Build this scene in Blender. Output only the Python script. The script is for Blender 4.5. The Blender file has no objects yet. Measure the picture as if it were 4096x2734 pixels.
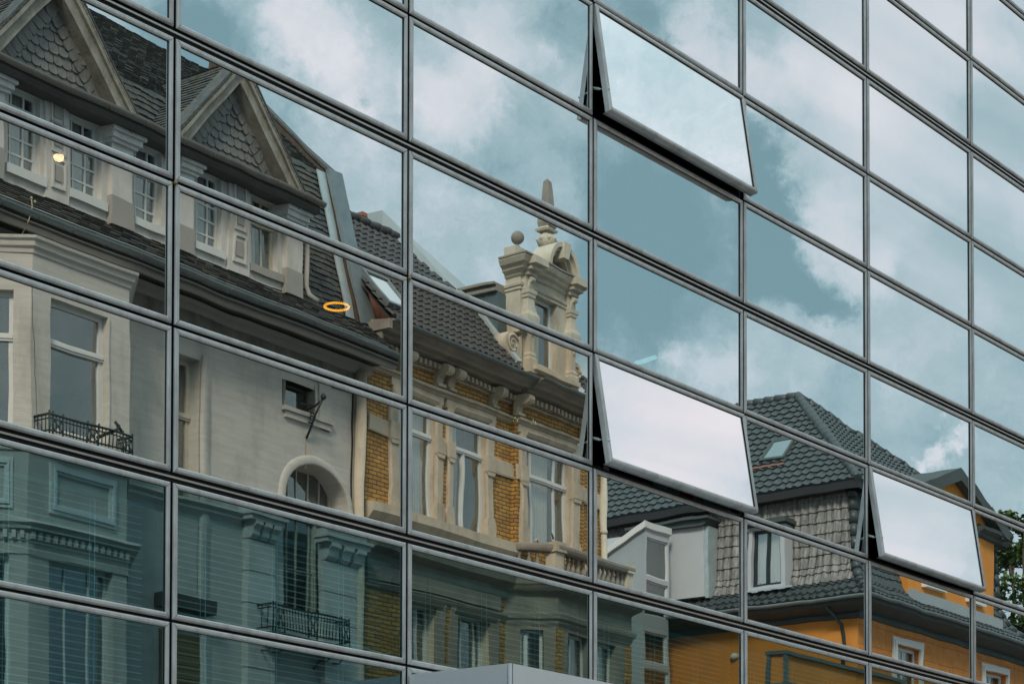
import bpy, math, random
from mathutils import Vector, Matrix
R = math.radians
rnd = random.Random(7)
C = bpy.context.scene.collection
SC = bpy.context.scene

# ------------------------------------------------------------------ camera
F_PX = 8800.0
YAW, PITCH, ROLL, CY = 0.919818561, 0.034081007, 0.0015974, 3698.61367
D = 11.0          # metres from the lens to the glass front
EYE = 1.6
def cam_axes():
    cp, sp = math.cos(PITCH), math.sin(PITCH)
    F = Vector((math.sin(YAW)*cp, math.cos(YAW)*cp, sp))
    Rt = Vector((math.cos(YAW), -math.sin(YAW), 0)); U = Rt.cross(F)
    c, s = math.cos(ROLL), math.sin(ROLL)
    return F, Rt*c + U*s, U*c - Rt*s
AF, AR, AU = cam_axes()
cam = bpy.data.cameras.new('camera'); camo = bpy.data.objects.new('camera', cam); C.objects.link(camo)
cam.sensor_width = 36.0; cam.lens = F_PX/4096*36.0
cam.shift_y = (CY - 1367.0)/4096.0
cam.clip_start = 0.1; cam.clip_end = 2000
camo.matrix_world = Matrix(((AR.x, AU.x, -AF.x, 0), (AR.y, AU.y, -AF.y, -D), (AR.z, AU.z, -AF.z, EYE), (0, 0, 0, 1)))
SC.camera = camo
SC.view_settings.view_transform = 'Standard'; SC.view_settings.look = 'None'
SC.view_settings.exposure = 0.0; SC.view_settings.gamma = 1.0
SC.cycles.max_bounces = 10; SC.cycles.glossy_bounces = 6; SC.cycles.transmission_bounces = 8
SC.cycles.transparent_max_bounces = 12; SC.cycles.diffuse_bounces = 3
SC.cycles.use_denoising = True
SC.cycles.sample_clamp_indirect = 6.0

def ray(x, y):
    "direction of the photograph's line of sight (seen through the mirror, glass at D)"
    return AF + AR*((x-2048)/F_PX) - AU*((y-CY)/F_PX)

# ------------------------------------------------------------------ sky and sun
SUN_EL, SUN_AZ = R(38), R(250)
w = bpy.data.worlds.new('World'); SC.world = w; w.use_nodes = True
def build_world():
    nt = w.node_tree; N = nt.nodes; L = nt.links; N.clear()
    def nd(t, **k):
        n = N.new(t)
        for a, b in k.items(): setattr(n, a, b)
        return n
    tc = nd('ShaderNodeTexCoord')
    flip = nd('ShaderNodeVectorMath', operation='MULTIPLY'); flip.inputs[1].default_value = (1, -1, 1)
    L.new(tc.outputs['Generated'], flip.inputs[0])
    # ragged edges: the direction is shifted by noise before the cloud banks are measured
    def noise(scale, detail, rough, src):
        n = nd('ShaderNodeTexNoise'); n.inputs['Scale'].default_value = scale
        n.inputs['Detail'].default_value = detail; n.inputs['Roughness'].default_value = rough
        L.new(src, n.inputs['Vector']); return n
    nz = noise(30, 8, .66, flip.outputs[0])
    sub = nd('ShaderNodeVectorMath', operation='SUBTRACT'); sub.inputs[1].default_value = (.5, .5, .5)
    L.new(nz.outputs['Color'], sub.inputs[0])
    sc = nd('ShaderNodeVectorMath', operation='SCALE'); sc.inputs['Scale'].default_value = .052
    L.new(sub.outputs[0], sc.inputs[0])
    add = nd('ShaderNodeVectorMath', operation='ADD'); L.new(flip.outputs[0], add.inputs[0]); L.new(sc.outputs[0], add.inputs[1])
    # banks: centre on the photograph, radius in px, weight
    banks = BANKS
    acc = None
    # what the three open casements look up at
    for x, y, r, a, ph in ((2700, 1600, 620, .34, 9.3), (3690, 2130, 480, .14, 9.0)):
        d = ray(x, y).normalized(); n_ = Vector((0, -math.cos(R(ph)), math.sin(R(ph)))); q = d - n_*2*d.dot(n_)
        banks = banks + [(Vector((q.x, -q.y, q.z)), 0, r, a)]
    for x, y, r, a in banks:
        c = x if isinstance(x, Vector) else ray(x, y).normalized()
        d = nd('ShaderNodeVectorMath', operation='DISTANCE'); d.inputs[1].default_value = c
        L.new(add.outputs[0], d.inputs[0])
        m = nd('ShaderNodeMapRange', interpolation_type='SMOOTHSTEP')
        m.inputs['From Min'].default_value = r/F_PX*(.4 if isinstance(x, Vector) else .15); m.inputs['From Max'].default_value = r/F_PX*.95
        m.inputs['To Min'].default_value = a*1.15; m.inputs['To Max'].default_value = 0
        L.new(d.outputs['Value'], m.inputs['Value'])
        if acc is None: acc = m.outputs[0]
        else:
            s = nd('ShaderNodeMath', operation='ADD'); L.new(acc, s.inputs[0]); L.new(m.outputs[0], s.inputs[1]); acc = s.outputs[0]
    # soft streaks and general mottling
    def dot(v, k):
        n = nd('ShaderNodeVectorMath', operation='DOT_PRODUCT'); n.inputs[1].default_value = v*k; L.new(flip.outputs[0], n.inputs[0]); return n.outputs['Value']
    mp2 = nd('ShaderNodeCombineXYZ')      # high cirrus drawn out along one direction
    L.new(dot(AR*.87-AU*.49, 5.0), mp2.inputs[0]); L.new(dot(AR*.49+AU*.87, 42.0), mp2.inputs[1])
    st = noise(1.0, 3, .45, mp2.outputs[0])
    mo = noise(9, 7, .6, flip.outputs[0])
    def mad(src, k, b):
        m = nd('ShaderNodeMath', operation='MULTIPLY_ADD'); m.inputs[1].default_value = k; m.inputs[2].default_value = b
        L.new(src, m.inputs[0]); return m.outputs[0]
    def plus(a, b):
        s = nd('ShaderNodeMath', operation='ADD'); L.new(a, s.inputs[0]); L.new(b, s.inputs[1]); return s.outputs[0]
    fi = noise(34, 9, .68, add.outputs[0])
    dd = nd('ShaderNodeVectorMath', operation='DISTANCE'); dd.inputs[1].default_value = ray(3950, 500).normalized(); L.new(flip.outputs[0], dd.inputs[0])
    def amt(src, far, near):
        m = nd('ShaderNodeMapRange', interpolation_type='SMOOTHSTEP'); m.inputs['From Min'].default_value = .04; m.inputs['From Max'].default_value = .13
        m.inputs['To Min'].default_value = near; m.inputs['To Max'].default_value = far; L.new(dd.outputs['Value'], m.inputs['Value'])
        q = nd('ShaderNodeMath', operation='MULTIPLY'); L.new(mad(src, 1, -.5), q.inputs[0]); L.new(m.outputs[0], q.inputs[1]); return q.outputs[0]
    fld = plus(plus(acc, amt(fi.outputs['Fac'], .75, .08)), plus(amt(st.outputs['Fac'], .30, .85), plus(amt(mo.outputs['Fac'], .95, .30), mad(acc, 0, .43))))
    ramp = nd('ShaderNodeValToRGB'); cr = ramp.color_ramp; L.new(mad(fld, .77, 0), ramp.inputs[0])
    els = [(0.0, (.21, .33, .365)), (.13, (.245, .37, .405)), (.28, (.36, .475, .51)), (.42, (.46, .55, .58)), (.56, (.61, .65, .69)), (.75, (.76, .73, .755)), (1.0, (.90, .84, .86))]
    while len(cr.elements) < len(els): cr.elements.new(.5)
    for e, (p, c) in zip(cr.elements, els): e.position = p; e.color = (*c, 1)
    # thin high overcast: brighter towards the zenith
    sky = nd('ShaderNodeTexSky'); sky.sky_type = 'NISHITA'; sky.sun_disc = False
    sky.sun_elevation = SUN_EL; sky.sun_rotation = SUN_AZ
    sky.air_density = 1.0; sky.dust_density = 2.0
    cl = nd('ShaderNodeVectorMath', operation='SCALE'); cl.inputs['Scale'].default_value = 12.0
    L.new(ramp.outputs[0], cl.inputs[0])
    sepv = nd('ShaderNodeSeparateXYZ'); L.new(tc.outputs['Generated'], sepv.inputs[0])
    up = nd('ShaderNodeMapRange'); up.inputs['From Min'].default_value = .44; up.inputs['From Max'].default_value = .80
    up.inputs['To Min'].default_value = 1.0; up.inputs['To Max'].default_value = 2.2; L.new(sepv.outputs[2], up.inputs[0])
    cl2 = nd('ShaderNodeVectorMath', operation='SCALE'); L.new(cl.outputs[0], cl2.inputs[0]); L.new(up.outputs[0], cl2.inputs['Scale'])
    mix = nd('ShaderNodeMix', data_type='RGBA'); mix.inputs[0].default_value = .9
    L.new(sky.outputs[0], mix.inputs[6]); L.new(cl2.outputs[0], mix.inputs[7])
    bg = nd('ShaderNodeBackground'); bg.inputs['Strength'].default_value = .1
    L.new(mix.outputs[2], bg.inputs[0])
    out = nd('ShaderNodeOutputWorld'); L.new(bg.outputs[0], out.inputs[0])
BANKS = [
 (1250, 130, 260, .40), (1380, 330, 260, .42), (1480, 480, 170, .30), (1780, 330, 300, .26), (1980, 160, 260, .20), (1850, 440, 240, .22),
 (2190, 160, 90, .18), (820, 180, 360, -.52), (1050, 560, 280, -.36), (2300, 80, 200, -.2), (3850, 500, 1000, .12), (3700, 1300, 500, .08), (1480, 400, 70, -.4), (1430, 850, 330, .10), (1250, 640, 180, .15),
 (2150, 560, 380, -.10), (2600, 1000, 420, -.50), (2480, 640, 300, -.22), (2420, 1150, 300, -.30), (2680, 1430, 110, .30), (2560, 1330, 250, -.12),
 (2560, 120, 240, -.22), (2660, 200, 110, -.28), (2820, 120, 240, .36), (2900, 330, 220, .34), (3080, 300, 240, .28),
 (3300, 480, 420, .22), (3020, 560, 150, -.42), (3060, 740, 170, -.55), (3080, 960, 200, -.58), (3210, 1160, 170, -.55), (3010, 1110, 190, -.4), (3300, 1260, 120, -.42),
 (3270, 880, 220, .32), (3420, 1090, 220, .28), (3560, 760, 380, .16), (3160, 1380, 320, .26), (2850, 1540, 260, .26), (2700, 1420, 120, .12),
 (3840, 1740, 90, .5), (3770, 1810, 80, .5), (3700, 1880, 70, .45), (3900, 1700, 90, .3), (3600, 1500, 300, .04),
 (1980, 1240, 200, -.14), (2250, 1350, 250, -.28), (1800, 800, 260, .16), (1650, 1000, 200, .08),
]
build_world()
sun = bpy.data.lights.new('sun', 'SUN'); sun.energy = 2.6; sun.angle = R(12); sun.color = (1.0, .90, .76)
suno = bpy.data.objects.new('sun', sun); C.objects.link(suno)
# the light comes from the left end of the street, over the roofs of the houses that the glass reflects
sd = Vector((-math.cos(SUN_EL)*.86, math.cos(SUN_EL)*.51, math.sin(SUN_EL)))
suno.rotation_euler = sd.to_track_quat('Z', 'Y').to_euler()
SUN_AZ = math.atan2(sd.x, sd.y)
w.node_tree.nodes['Sky Texture'].sun_rotation = SUN_AZ

# ------------------------------------------------------------------ materials
def mat(name, col, rough=.7, metal=0.0, var=.12, vscale=3.0, bump=0.0, bscale=40, spec=.5, dark=None, dscale=1.2, damt=.0, stretch=(1, 1, 1)):
    m = bpy.data.materials.new(name); m.use_nodes = True
    nt = m.node_tree; N = nt.nodes; L = nt.links; b = N['Principled BSDF']
    tc = N.new('ShaderNodeTexCoord'); mp = N.new('ShaderNodeMapping'); L.new(tc.outputs['Object'], mp.inputs[0]); mp.inputs['Scale'].default_value = stretch
    n = N.new('ShaderNodeTexNoise'); n.inputs['Scale'].default_value = vscale; n.inputs['Detail'].default_value = 8; n.inputs['Roughness'].default_value = .65
    L.new(mp.outputs[0], n.inputs['Vector'])
    mr = N.new('ShaderNodeMapRange'); mr.inputs['From Min'].default_value = .3; mr.inputs['From Max'].default_value = .7
    mr.inputs['To Min'].default_value = 1-var; mr.inputs['To Max'].default_value = 1+var; L.new(n.outputs['Fac'], mr.inputs[0])
    sc = N.new('ShaderNodeVectorMath'); sc.operation = 'SCALE'; sc.inputs[0].default_value = col[:3]; L.new(mr.outputs[0], sc.inputs['Scale'])
    src = sc.outputs[0]
    if dark:
        n2 = N.new('ShaderNodeTexNoise'); n2.inputs['Scale'].default_value = dscale; n2.inputs['Detail'].default_value = 10; n2.inputs['Roughness'].default_value = .7
        mp2 = N.new('ShaderNodeMapping'); mp2.inputs['Scale'].default_value = (1, 1, .35); L.new(tc.outputs['Object'], mp2.inputs[0]); L.new(mp2.outputs[0], n2.inputs['Vector'])
        m2 = N.new('ShaderNodeMapRange'); m2.inputs['From Min'].default_value = .48; m2.inputs['From Max'].default_value = .68; m2.inputs['To Max'].default_value = damt
        L.new(n2.outputs['Fac'], m2.inputs[0])
        mx = N.new('ShaderNodeMix'); mx.data_type = 'RGBA'; L.new(m2.outputs[0], mx.inputs[0]); L.new(src, mx.inputs[6]); mx.inputs[7].default_value = (*dark, 1)
        src = mx.outputs[2]
    L.new(src, b.inputs['Base Color'])
    b.inputs['Roughness'].default_value = rough; b.inputs['Metallic'].default_value = metal; b.inputs['Specular IOR Level'].default_value = spec
    if bump:
        n3 = N.new('ShaderNodeTexNoise'); n3.inputs['Scale'].default_value = bscale; n3.inputs['Detail'].default_value = 6; L.new(mp.outputs[0], n3.inputs['Vector'])
        bp = N.new('ShaderNodeBump'); bp.inputs['Strength'].default_value = 1; bp.inputs['Distance'].default_value = bump
        L.new(n3.outputs['Fac'], bp.inputs['Height']); L.new(bp.outputs[0], b.inputs['Normal'])
    return m

def glass_mat(name, refl, tint_r, tint_t, wav=.0009, streaks=.11):
    "coated facade glass: most of the light is mirrored, the rest goes through to the rooms"
    m = bpy.data.materials.new(name); m.use_nodes = True
    nt = m.node_tree; N = nt.nodes; L = nt.links; N.clear()
    tc = N.new('ShaderNodeTexCoord'); oi = N.new('ShaderNodeObjectInfo')
    off = N.new('ShaderNodeVectorMath'); off.operation = 'MULTIPLY_ADD'; off.inputs[1].default_value = (1, 1, 1)
    rs = N.new('ShaderNodeVectorMath'); rs.operation = 'SCALE'; rs.inputs[0].default_value = (17, 31, 23); L.new(oi.outputs['Random'], rs.inputs['Scale'])
    L.new(tc.outputs['Object'], off.inputs[0]); L.new(rs.outputs[0], off.inputs[2])
    n = N.new('ShaderNodeTexNoise'); n.inputs['Scale'].default_value = 1.5; n.inputs['Detail'].default_value = 1.2; n.inputs['Roughness'].default_value = .4
    L.new(off.outputs[0], n.inputs['Vector'])
    bp = N.new('ShaderNodeBump'); bp.inputs['Strength'].default_value = 1; bp.inputs['Distance'].default_value = wav*.55; L.new(n.outputs['Fac'], bp.inputs['Height'])
    gl = N.new('ShaderNodeBsdfGlossy'); gl.inputs['Roughness'].default_value = 0.0; gl.inputs['Color'].default_value = (*tint_r, 1); L.new(bp.outputs[0], gl.inputs['Normal'])
    tr = N.new('ShaderNodeBsdfTransparent'); tr.inputs['Color'].default_value = (*tint_t, 1)
    mx = N.new('ShaderNodeMixShader'); mx.inputs[0].default_value = refl
    L.new(tr.outputs[0], mx.inputs[1]); L.new(gl.outputs[0], mx.inputs[2])
    # rain dirt: faint vertical runs below the upper frame
    mp = N.new('ShaderNodeMapping'); mp.inputs['Scale'].default_value = (38, 1, .5); L.new(off.outputs[0], mp.inputs[0])
    n2 = N.new('ShaderNodeTexNoise'); n2.inputs['Scale'].default_value = 1.0; n2.inputs['Detail'].default_value = 5; n2.inputs['Roughness'].default_value = .7; L.new(mp.outputs[0], n2.inputs['Vector'])
    n3 = N.new('ShaderNodeTexNoise'); n3.inputs['Scale'].default_value = 1.3; L.new(off.outputs[0], n3.inputs['Vector'])
    a = N.new('ShaderNodeMapRange'); a.inputs['From Min'].default_value = .60; a.inputs['From Max'].default_value = .75; a.inputs['To Max'].default_value = streaks; L.new(n2.outputs['Fac'], a.inputs[0])
    b = N.new('ShaderNodeMapRange'); b.inputs['From Min'].default_value = .5; b.inputs['From Max'].default_value = .65; L.new(n3.outputs['Fac'], b.inputs[0])
    sx = N.new('ShaderNodeSeparateXYZ'); L.new(tc.outputs['Object'], sx.inputs[0])
    c = N.new('ShaderNodeMapRange'); c.inputs['From Min'].default_value = -.75; c.inputs['From Max'].default_value = -.05; L.new(sx.outputs[2], c.inputs[0])
    ml = N.new('ShaderNodeMath'); ml.operation = 'MULTIPLY'; L.new(a.outputs[0], ml.inputs[0]); L.new(b.outputs[0], ml.inputs[1])
    ml2 = N.new('ShaderNodeMath'); ml2.operation = 'MULTIPLY'; L.new(ml.outputs[0], ml2.inputs[0]); L.new(c.outputs[0], ml2.inputs[1])
    ad = N.new('ShaderNodeMath'); ad.operation = 'ADD'; ad.inputs[1].default_value = .014; L.new(ml2.outputs[0], ad.inputs[0])
    df = N.new('ShaderNodeBsdfDiffuse'); df.inputs['Color'].default_value = (.30, .29, .27, 1)
    mx2 = N.new('ShaderNodeMixShader'); L.new(ad.outputs[0], mx2.inputs[0]); L.new(mx.outputs[0], mx2.inputs[1]); L.new(df.outputs[0], mx2.inputs[2])
    o = N.new('ShaderNodeOutputMaterial'); L.new(mx2.outputs[0], o.inputs[0])
    return m

# ------------------------------------------------------------------ mesh helpers
class MB:
    def __init__(s): s.v = []; s.f = []; s.m = []; s.sm = []
    def face(s, pts, mi=0, smooth=False):
        i = len(s.v); s.v += [tuple(p) for p in pts]; s.f.append(tuple(range(i, i+len(pts)))); s.m.append(mi); s.sm.append(smooth)
    def box(s, a0, a1, b0, b1, c0, c1, mi=0):
        a0, a1 = min(a0, a1), max(a0, a1); b0, b1 = min(b0, b1), max(b0, b1); c0, c1 = min(c0, c1), max(c0, c1)
        i = len(s.v); s.v += [(x, y, z) for z in (c0, c1) for y in (b0, b1) for x in (a0, a1)]
        for q in ((0, 2, 3, 1), (4, 5, 7, 6), (0, 1, 5, 4), (2, 6, 7, 3), (0, 4, 6, 2), (1, 3, 7, 5)): s.f.append(tuple(i+k for k in q)); s.m.append(mi); s.sm.append(False)
        return s
    def loft(s, rings, mi=0, smooth=False, close=True, cap=True):
        n = len(rings[0]); i = len(s.v)
        for r in rings: s.v += [tuple(p) for p in r]
        for a in range(len(rings)-1):
            for k in range(n if close else n-1):
                k2 = (k+1) % n
                s.f.append((i+a*n+k, i+a*n+k2, i+(a+1)*n+k2, i+(a+1)*n+k)); s.m.append(mi); s.sm.append(smooth)
        if cap and close:
            s.f.append(tuple(i+k for k in reversed(range(n)))); s.f.append(tuple(i+(len(rings)-1)*n+k for k in range(n))); s.m += [mi, mi]; s.sm += [False, False]
        return s
    def ext(s, prof, x0, x1, mi=0, smooth=False, ax='x'):
        "profile (o,h) pulled along s; ax='y': profile (s,h) pulled along o; ax='z': profile (s,o) pulled up"
        if ax == 'x': rr = [[(x, p[0], p[1]) for p in prof] for x in (x0, x1)]
        elif ax == 'y': rr = [[(p[0], x, p[1]) for p in prof] for x in (x0, x1)]
        else: rr = [[(p[0], p[1], x) for p in prof] for x in (x0, x1)]
        return s.loft(rr, mi, smooth)
    def tube(s, pts, r, n=8, mi=0):
        pts = [Vector(p) for p in pts]; rings = []
        rad = r if isinstance(r, (list, tuple)) else [r]*len(pts)
        for k, p in enumerate(pts):
            t = (pts[min(k+1, len(pts)-1)] - pts[max(k-1, 0)]).normalized()
            u = t.cross(Vector((.13, .27, 1))) if abs(t.z) < .9 else t.cross(Vector((1, 0, .1))); u.normalize(); vv = t.cross(u)
            rings.append([p + (u*math.cos(6.2832*j/n) + vv*math.sin(6.2832*j/n))*rad[k] for j in range(n)])
        return s.loft(rings, mi, True)
    def lathe(s, c, prof, n=14, mi=0, flat=1.0):
        "prof: (radius, height) up the z axis at c"
        return s.loft([[(c[0]+r*math.cos(6.2832*j/n), c[1]+r*flat*math.sin(6.2832*j/n), c[2]+h) for j in range(n)] for r, h in prof], mi, True)
    def sqlathe(s, c, prof, mi=0, fl=1.0):
        "square section stack: (half width, height)"
        return s.loft([[(c[0]+a*r, c[1]+b*r*fl, c[2]+h) for a, b in ((-1, -1), (1, -1), (1, 1), (-1, 1))] for r, h in prof], mi)
    def wall(s, x0, x1, z0, z1, holes, y=0.0, depth=.25, mi=0, mr=None):
        "wall sheet at y with rectangular openings that have reveals going back by depth"
        mr = mi if mr is None else mr
        xs = sorted({x0, x1, *[min(max(h[k], x0), x1) for h in holes for k in (0, 1)]}); zs = sorted({z0, z1, *[min(max(h[k], z0), z1) for h in holes for k in (2, 3)]})
        for i in range(len(xs)-1):
            for j in range(len(zs)-1):
                cx, cz = (xs[i]+xs[i+1])/2, (zs[j]+zs[j+1])/2
                if any(h[0] < cx < h[1] and h[2] < cz < h[3] for h in holes): continue
                s.face([(xs[i], y, zs[j]), (xs[i+1], y, zs[j]), (xs[i+1], y, zs[j+1]), (xs[i], y, zs[j+1])], mi)
        for a, b, c, d in holes:
            q = y-depth
            s.face([(a, y, c), (a, y, d), (a, q, d), (a, q, c)], mr); s.face([(b, y, c), (b, q, c), (b, q, d), (b, y, d)], mr)
            s.face([(a, y, d), (b, y, d), (b, q, d), (a, q, d)], mr); s.face([(a, y, c), (a, q, c), (b, q, c), (b, y, c)], mr)
    def build(s, name, mats, parent=None, loc=None):
        me = bpy.data.meshes.new(name); me.from_pydata(s.v, [], s.f); me.update()
        for mm in (mats if isinstance(mats, (list, tuple)) else [mats]): me.materials.append(mm)
        me.polygons.foreach_set('material_index', s.m); me.polygons.foreach_set('use_smooth', s.sm)
        o = bpy.data.objects.new(name, me); C.objects.link(o)
        if parent: o.parent = parent
        if loc: o.location = loc
        return o
def tag(o, label=None, cat=None, group=None, kind=None):
    for k, v in (('label', label), ('category', cat), ('group', group), ('kind', kind)):
        if v: o[k] = v
    return o
def empty(name, loc, rz=0, label=None, cat=None, group=None, parent=None):
    o = bpy.data.objects.new(name, None); C.objects.link(o); o.location = loc; o.rotation_euler = (0, 0, rz); o.empty_display_size = .3
    if parent: o.parent = parent
    return tag(o, label, cat, group)

class Frame:
    "a house's own axes: s along its front (to the right in the mirror), o out towards the street, h up; px() reads a point of the photograph onto one of its planes"
    def __init__(f, O, beta):
        f.O = Vector((O[0], O[1], 0)); f.b = beta
        f.sv = Vector((math.cos(beta), math.sin(beta), 0)); f.nv = Vector((math.sin(beta), -math.cos(beta), 0))
        f.loc = (O[0], D-O[1], 0); f.rz = -beta
    def px(f, x, y, o=0.0):
        d = ray(x, y); P = d*((o + f.O.dot(f.nv))/d.dot(f.nv)); return (P-f.O).dot(f.sv), P.z+EYE
    def pe(f, x, y, s):
        d = ray(x, y); P0 = f.O + f.sv*s; P = d*(P0.dot(f.sv)/d.dot(f.sv)); return (P-f.O).dot(f.nv), P.z+EYE
    def ph(f, x, y, h):
        d = ray(x, y); P = d*((h-EYE)/d.z); return (P-f.O).dot(f.sv), (P-f.O).dot(f.nv)
# ------------------------------------------------------------------ the glass front
TILT = .5
M = {}
M['alu'] = mat('anodised aluminium', (.60, .585, .575), .5, .40, .13, 3.5, dark=(.22, .185, .155), dscale=3.6, damt=.55)
M['gap'] = mat('black gasket', (.012, .012, .013), .6, 0, .1)
M['strip'] = mat('bright cover strip', (.5, .48, .46), .4, .8, .1)
M['glass_up'] = glass_mat('mirror coated glass', .93, (.82, .90, .92), (.25, .42, .42))
M['glass_mid'] = glass_mat('mirror coated glass of middle floor', .82, (.86, .85, .81), (.35, .62, .62))
M['glass_low'] = glass_mat('teal glass of lower floor', .42, (.40, .63, .68), (.45, .85, .90))
M['glass_open'] = glass_mat('opening light glass with brightened reflection', .96, (.98, .98, .985), (.3, .45, .45), .0006, .02)  # reflection brightened through the tint so open panes look whiter; also fewer streaks
M['glass_lowr'] = glass_mat('teal glass nearer the middle', .50, (.56, .72, .70), (.40, .80, .80))
M['room'] = mat('office wall', (.10, .19, .19), .9, 0, .2)
M['slab'] = mat('concrete slab', (.06, .075, .075), .9, 0, .2)
M['ceil'] = mat('office ceiling', (.20, .27, .27), .9, 0, .15)
M['slat'] = mat('pale blind slat', (.70, .74, .70), .5, 0, .05)
X0, PW = 10.55928, 2.520444
HK = {-4: 10.88821, -3: 9.84260, -2: 8.77653, -1: 7.75407, 0: 6.70969, 1: 5.66742, 2: 4.65782, 3: 3.60367, 4: 2.60845}
HK[-5] = HK[-4]+1.045; HK[-6] = HK[-4]+2.09; HK[-7] = HK[-4]+3.13; HK[5] = HK[4]-1.02; HK[6] = HK[4]-2.05
ZK = {k: v+EYE for k, v in HK.items()}
def XM(m): return X0 + PW*m - 0.0
THICK = {-6, -3, 0, 3, 6}
FW = .044      # visible width of a frame member
def frame_mesh(wd, ht, deep=.0, prof=None):
    "mitred casement frame round an opening of wd x ht, hinge line at the top (z=0), centred on x"
    b = MB()
    prof = [(0, -.05-deep, 1), (0, -.004, 1), (.004, .004, 0), (.013, .010, 0), (.030, .0105, 0), (.040, .006, 0), (.0425, -.001, 0), (.0435, -.011, 1)]
    # (inset, outwardness, material of the facet that starts here)
    rings = []
    for u, o, _ in prof:
        rings.append([(-wd/2+u, -o, -u), (wd/2-u, -o, -u), (wd/2-u, -o, -ht+u), (-wd/2+u, -o, -ht+u)])
    for a in range(len(prof)-1):
        mi = 1 if (a == 0 and not deep) or a == len(prof)-2 else 0
        for k in range(4):
            k2 = (k+1) % 4
            b.face([rings[a][k], rings[a][k2], rings[a+1][k2], rings[a+1][k]], mi)
    for sx, sz in ((-1, 1), (1, 1), (-1, -1), (1, -1)):      # mitre joints
        cx, cz = sx*wd/2, (0 if sz > 0 else -ht); q = .0009
        b.face([(cx-sx*(.008-q), -.0112, cz-sz*(.008+q)), (cx-sx*(.008+q), -.0112, cz-sz*(.008-q)), (cx-sx*(.038+q), -.0112, cz-sz*(.038-q)), (cx-sx*(.038-q), -.0112, cz-sz*(.038+q))], 1)
    if deep:   # back of a casement that stands open: stepped rebate
        for (u0, u1, o0, o1) in ((.0, .02, -.05-deep, -.05), (.012, .05, -.085, -.05)):
            for (x0, x1, z0, z1) in ((-wd/2+u0, -wd/2+u1, -ht+u0, -u0), (wd/2-u1, wd/2-u0, -ht+u0, -u0), (-wd/2+u1, wd/2-u1, -u1, -u0), (-wd/2+u1, wd/2-u1, -ht+u0, -ht+u1)):
                b.box(x0, x1, -o0, -o1, z0, z1, 0)
    return b
GB = empty('glass_office_building', (0, 0, 0), 0, 'long modern office building with a front of mirror glass panes in grey aluminium frames', 'building')
OPEN = {(2, -2): 9.0, (2, 1): 9.3, (4, 1): 9.0}
M0, M1, K0, K1 = -2, 6, -6, 4
gmesh = {}
for k in range(K0, K1+1):
    zt = ZK[k] - (.036 if k in THICK else .010); zb = ZK[k+1] + (.036 if k+1 in THICK else .010)
    for m in range(M0, M1+1):
        xa, xb = XM(m)+.013, XM(m+1)-.013
        wd, ht = xb-xa, zt-zb
        op = (m, k) in OPEN
        fo = frame_mesh(wd, ht, .03 if op else 0).build('window', [M['alu'], M['gap']], GB, ((xa+xb)/2, -.012 if op else 0, zt))
        g = MB(); iw, ih = wd/2-.043, .043
        g.face([(-iw, .010, -ht+ih), (iw, .010, -ht+ih), (iw, .010, -ih), (-iw, .010, -ih)])
        gm = M['glass_open'] if op else M['glass_low'] if k >= 3 and m <= 0 else M['glass_lowr'] if k >= 3 else (M['glass_mid'] if k >= 1 and m <= 1 else M['glass_up'])
        go = g.build('glass_pane', gm, fo)
        if op:
            fo.rotation_euler = (-R(OPEN[(m, k)]), 0, 0)
            fo['label'] = {(2, -2): 'window tilted open near the top, pale blue sky in it', (2, 1): 'window tilted open in the middle, blank white sky in it', (4, 1): 'window tilted open at the right above the orange house'}[(m, k)]
            # friction stay between the fixed frame and the open casement
            a = MB(); ph = R(OPEN[(m, k)])
            zc = -ht*.80
            a.tube([(-wd/2+.012, -zc*0-.02, zc), (-wd/2+.016, .02, zc+.0), (-wd/2-.004, .03+math.sin(ph)*.80, zc+.07)], .012, 6)
            a.box(-wd/2+.002, -wd/2+.03, .03, .045, -ht+.06, -ht+.20)
            a.build('stay_arm', M['slat'], fo)
        else:
            # no two panes of the front hang in quite the same plane
            go.rotation_euler = (TILT*R(rnd.uniform(-.03, .03)), 0, TILT*R(rnd.uniform(-.03, .03)))
xl, xr = XM(M0), XM(M1+1)
for m in range(M0, M1+2):
    MB().box(XM(m)-.025, XM(m)+.025, .035, .14, ZK[K1+1], ZK[K0]).build('mullion', M['gap'], GB)
for k in range(K0, K1+2):
    if k in THICK:
        b = MB().box(xl, xr, .037, .138, ZK[k]-.06, ZK[k]+.06, 0)
        b.box(xl, xr, -.004, .037, ZK[k]-.007, ZK[k]+.007, 1).box(xl, xr, .012, .037, ZK[k]-.025, ZK[k]-.018, 0)
        b.build('transom', [M['gap'], M['strip']], GB)
    else:
        MB().box(xl, xr, .037, .138, ZK[k]-.028, ZK[k]+.028).build('transom', M['gap'], GB)
# brass fixing balls where the netting was tied
for (m, k) in ((0, 1), (1, 1)):
    MB().lathe((XM(m), -.016, ZK[k]-.016), [(.002, -.017), (.012, -.012), (.017, 0), (.012, .012), (.002, .017)], 8).build('fixing_knob', mat('old brass', (.35, .24, .10), .45, .7), GB)
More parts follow.
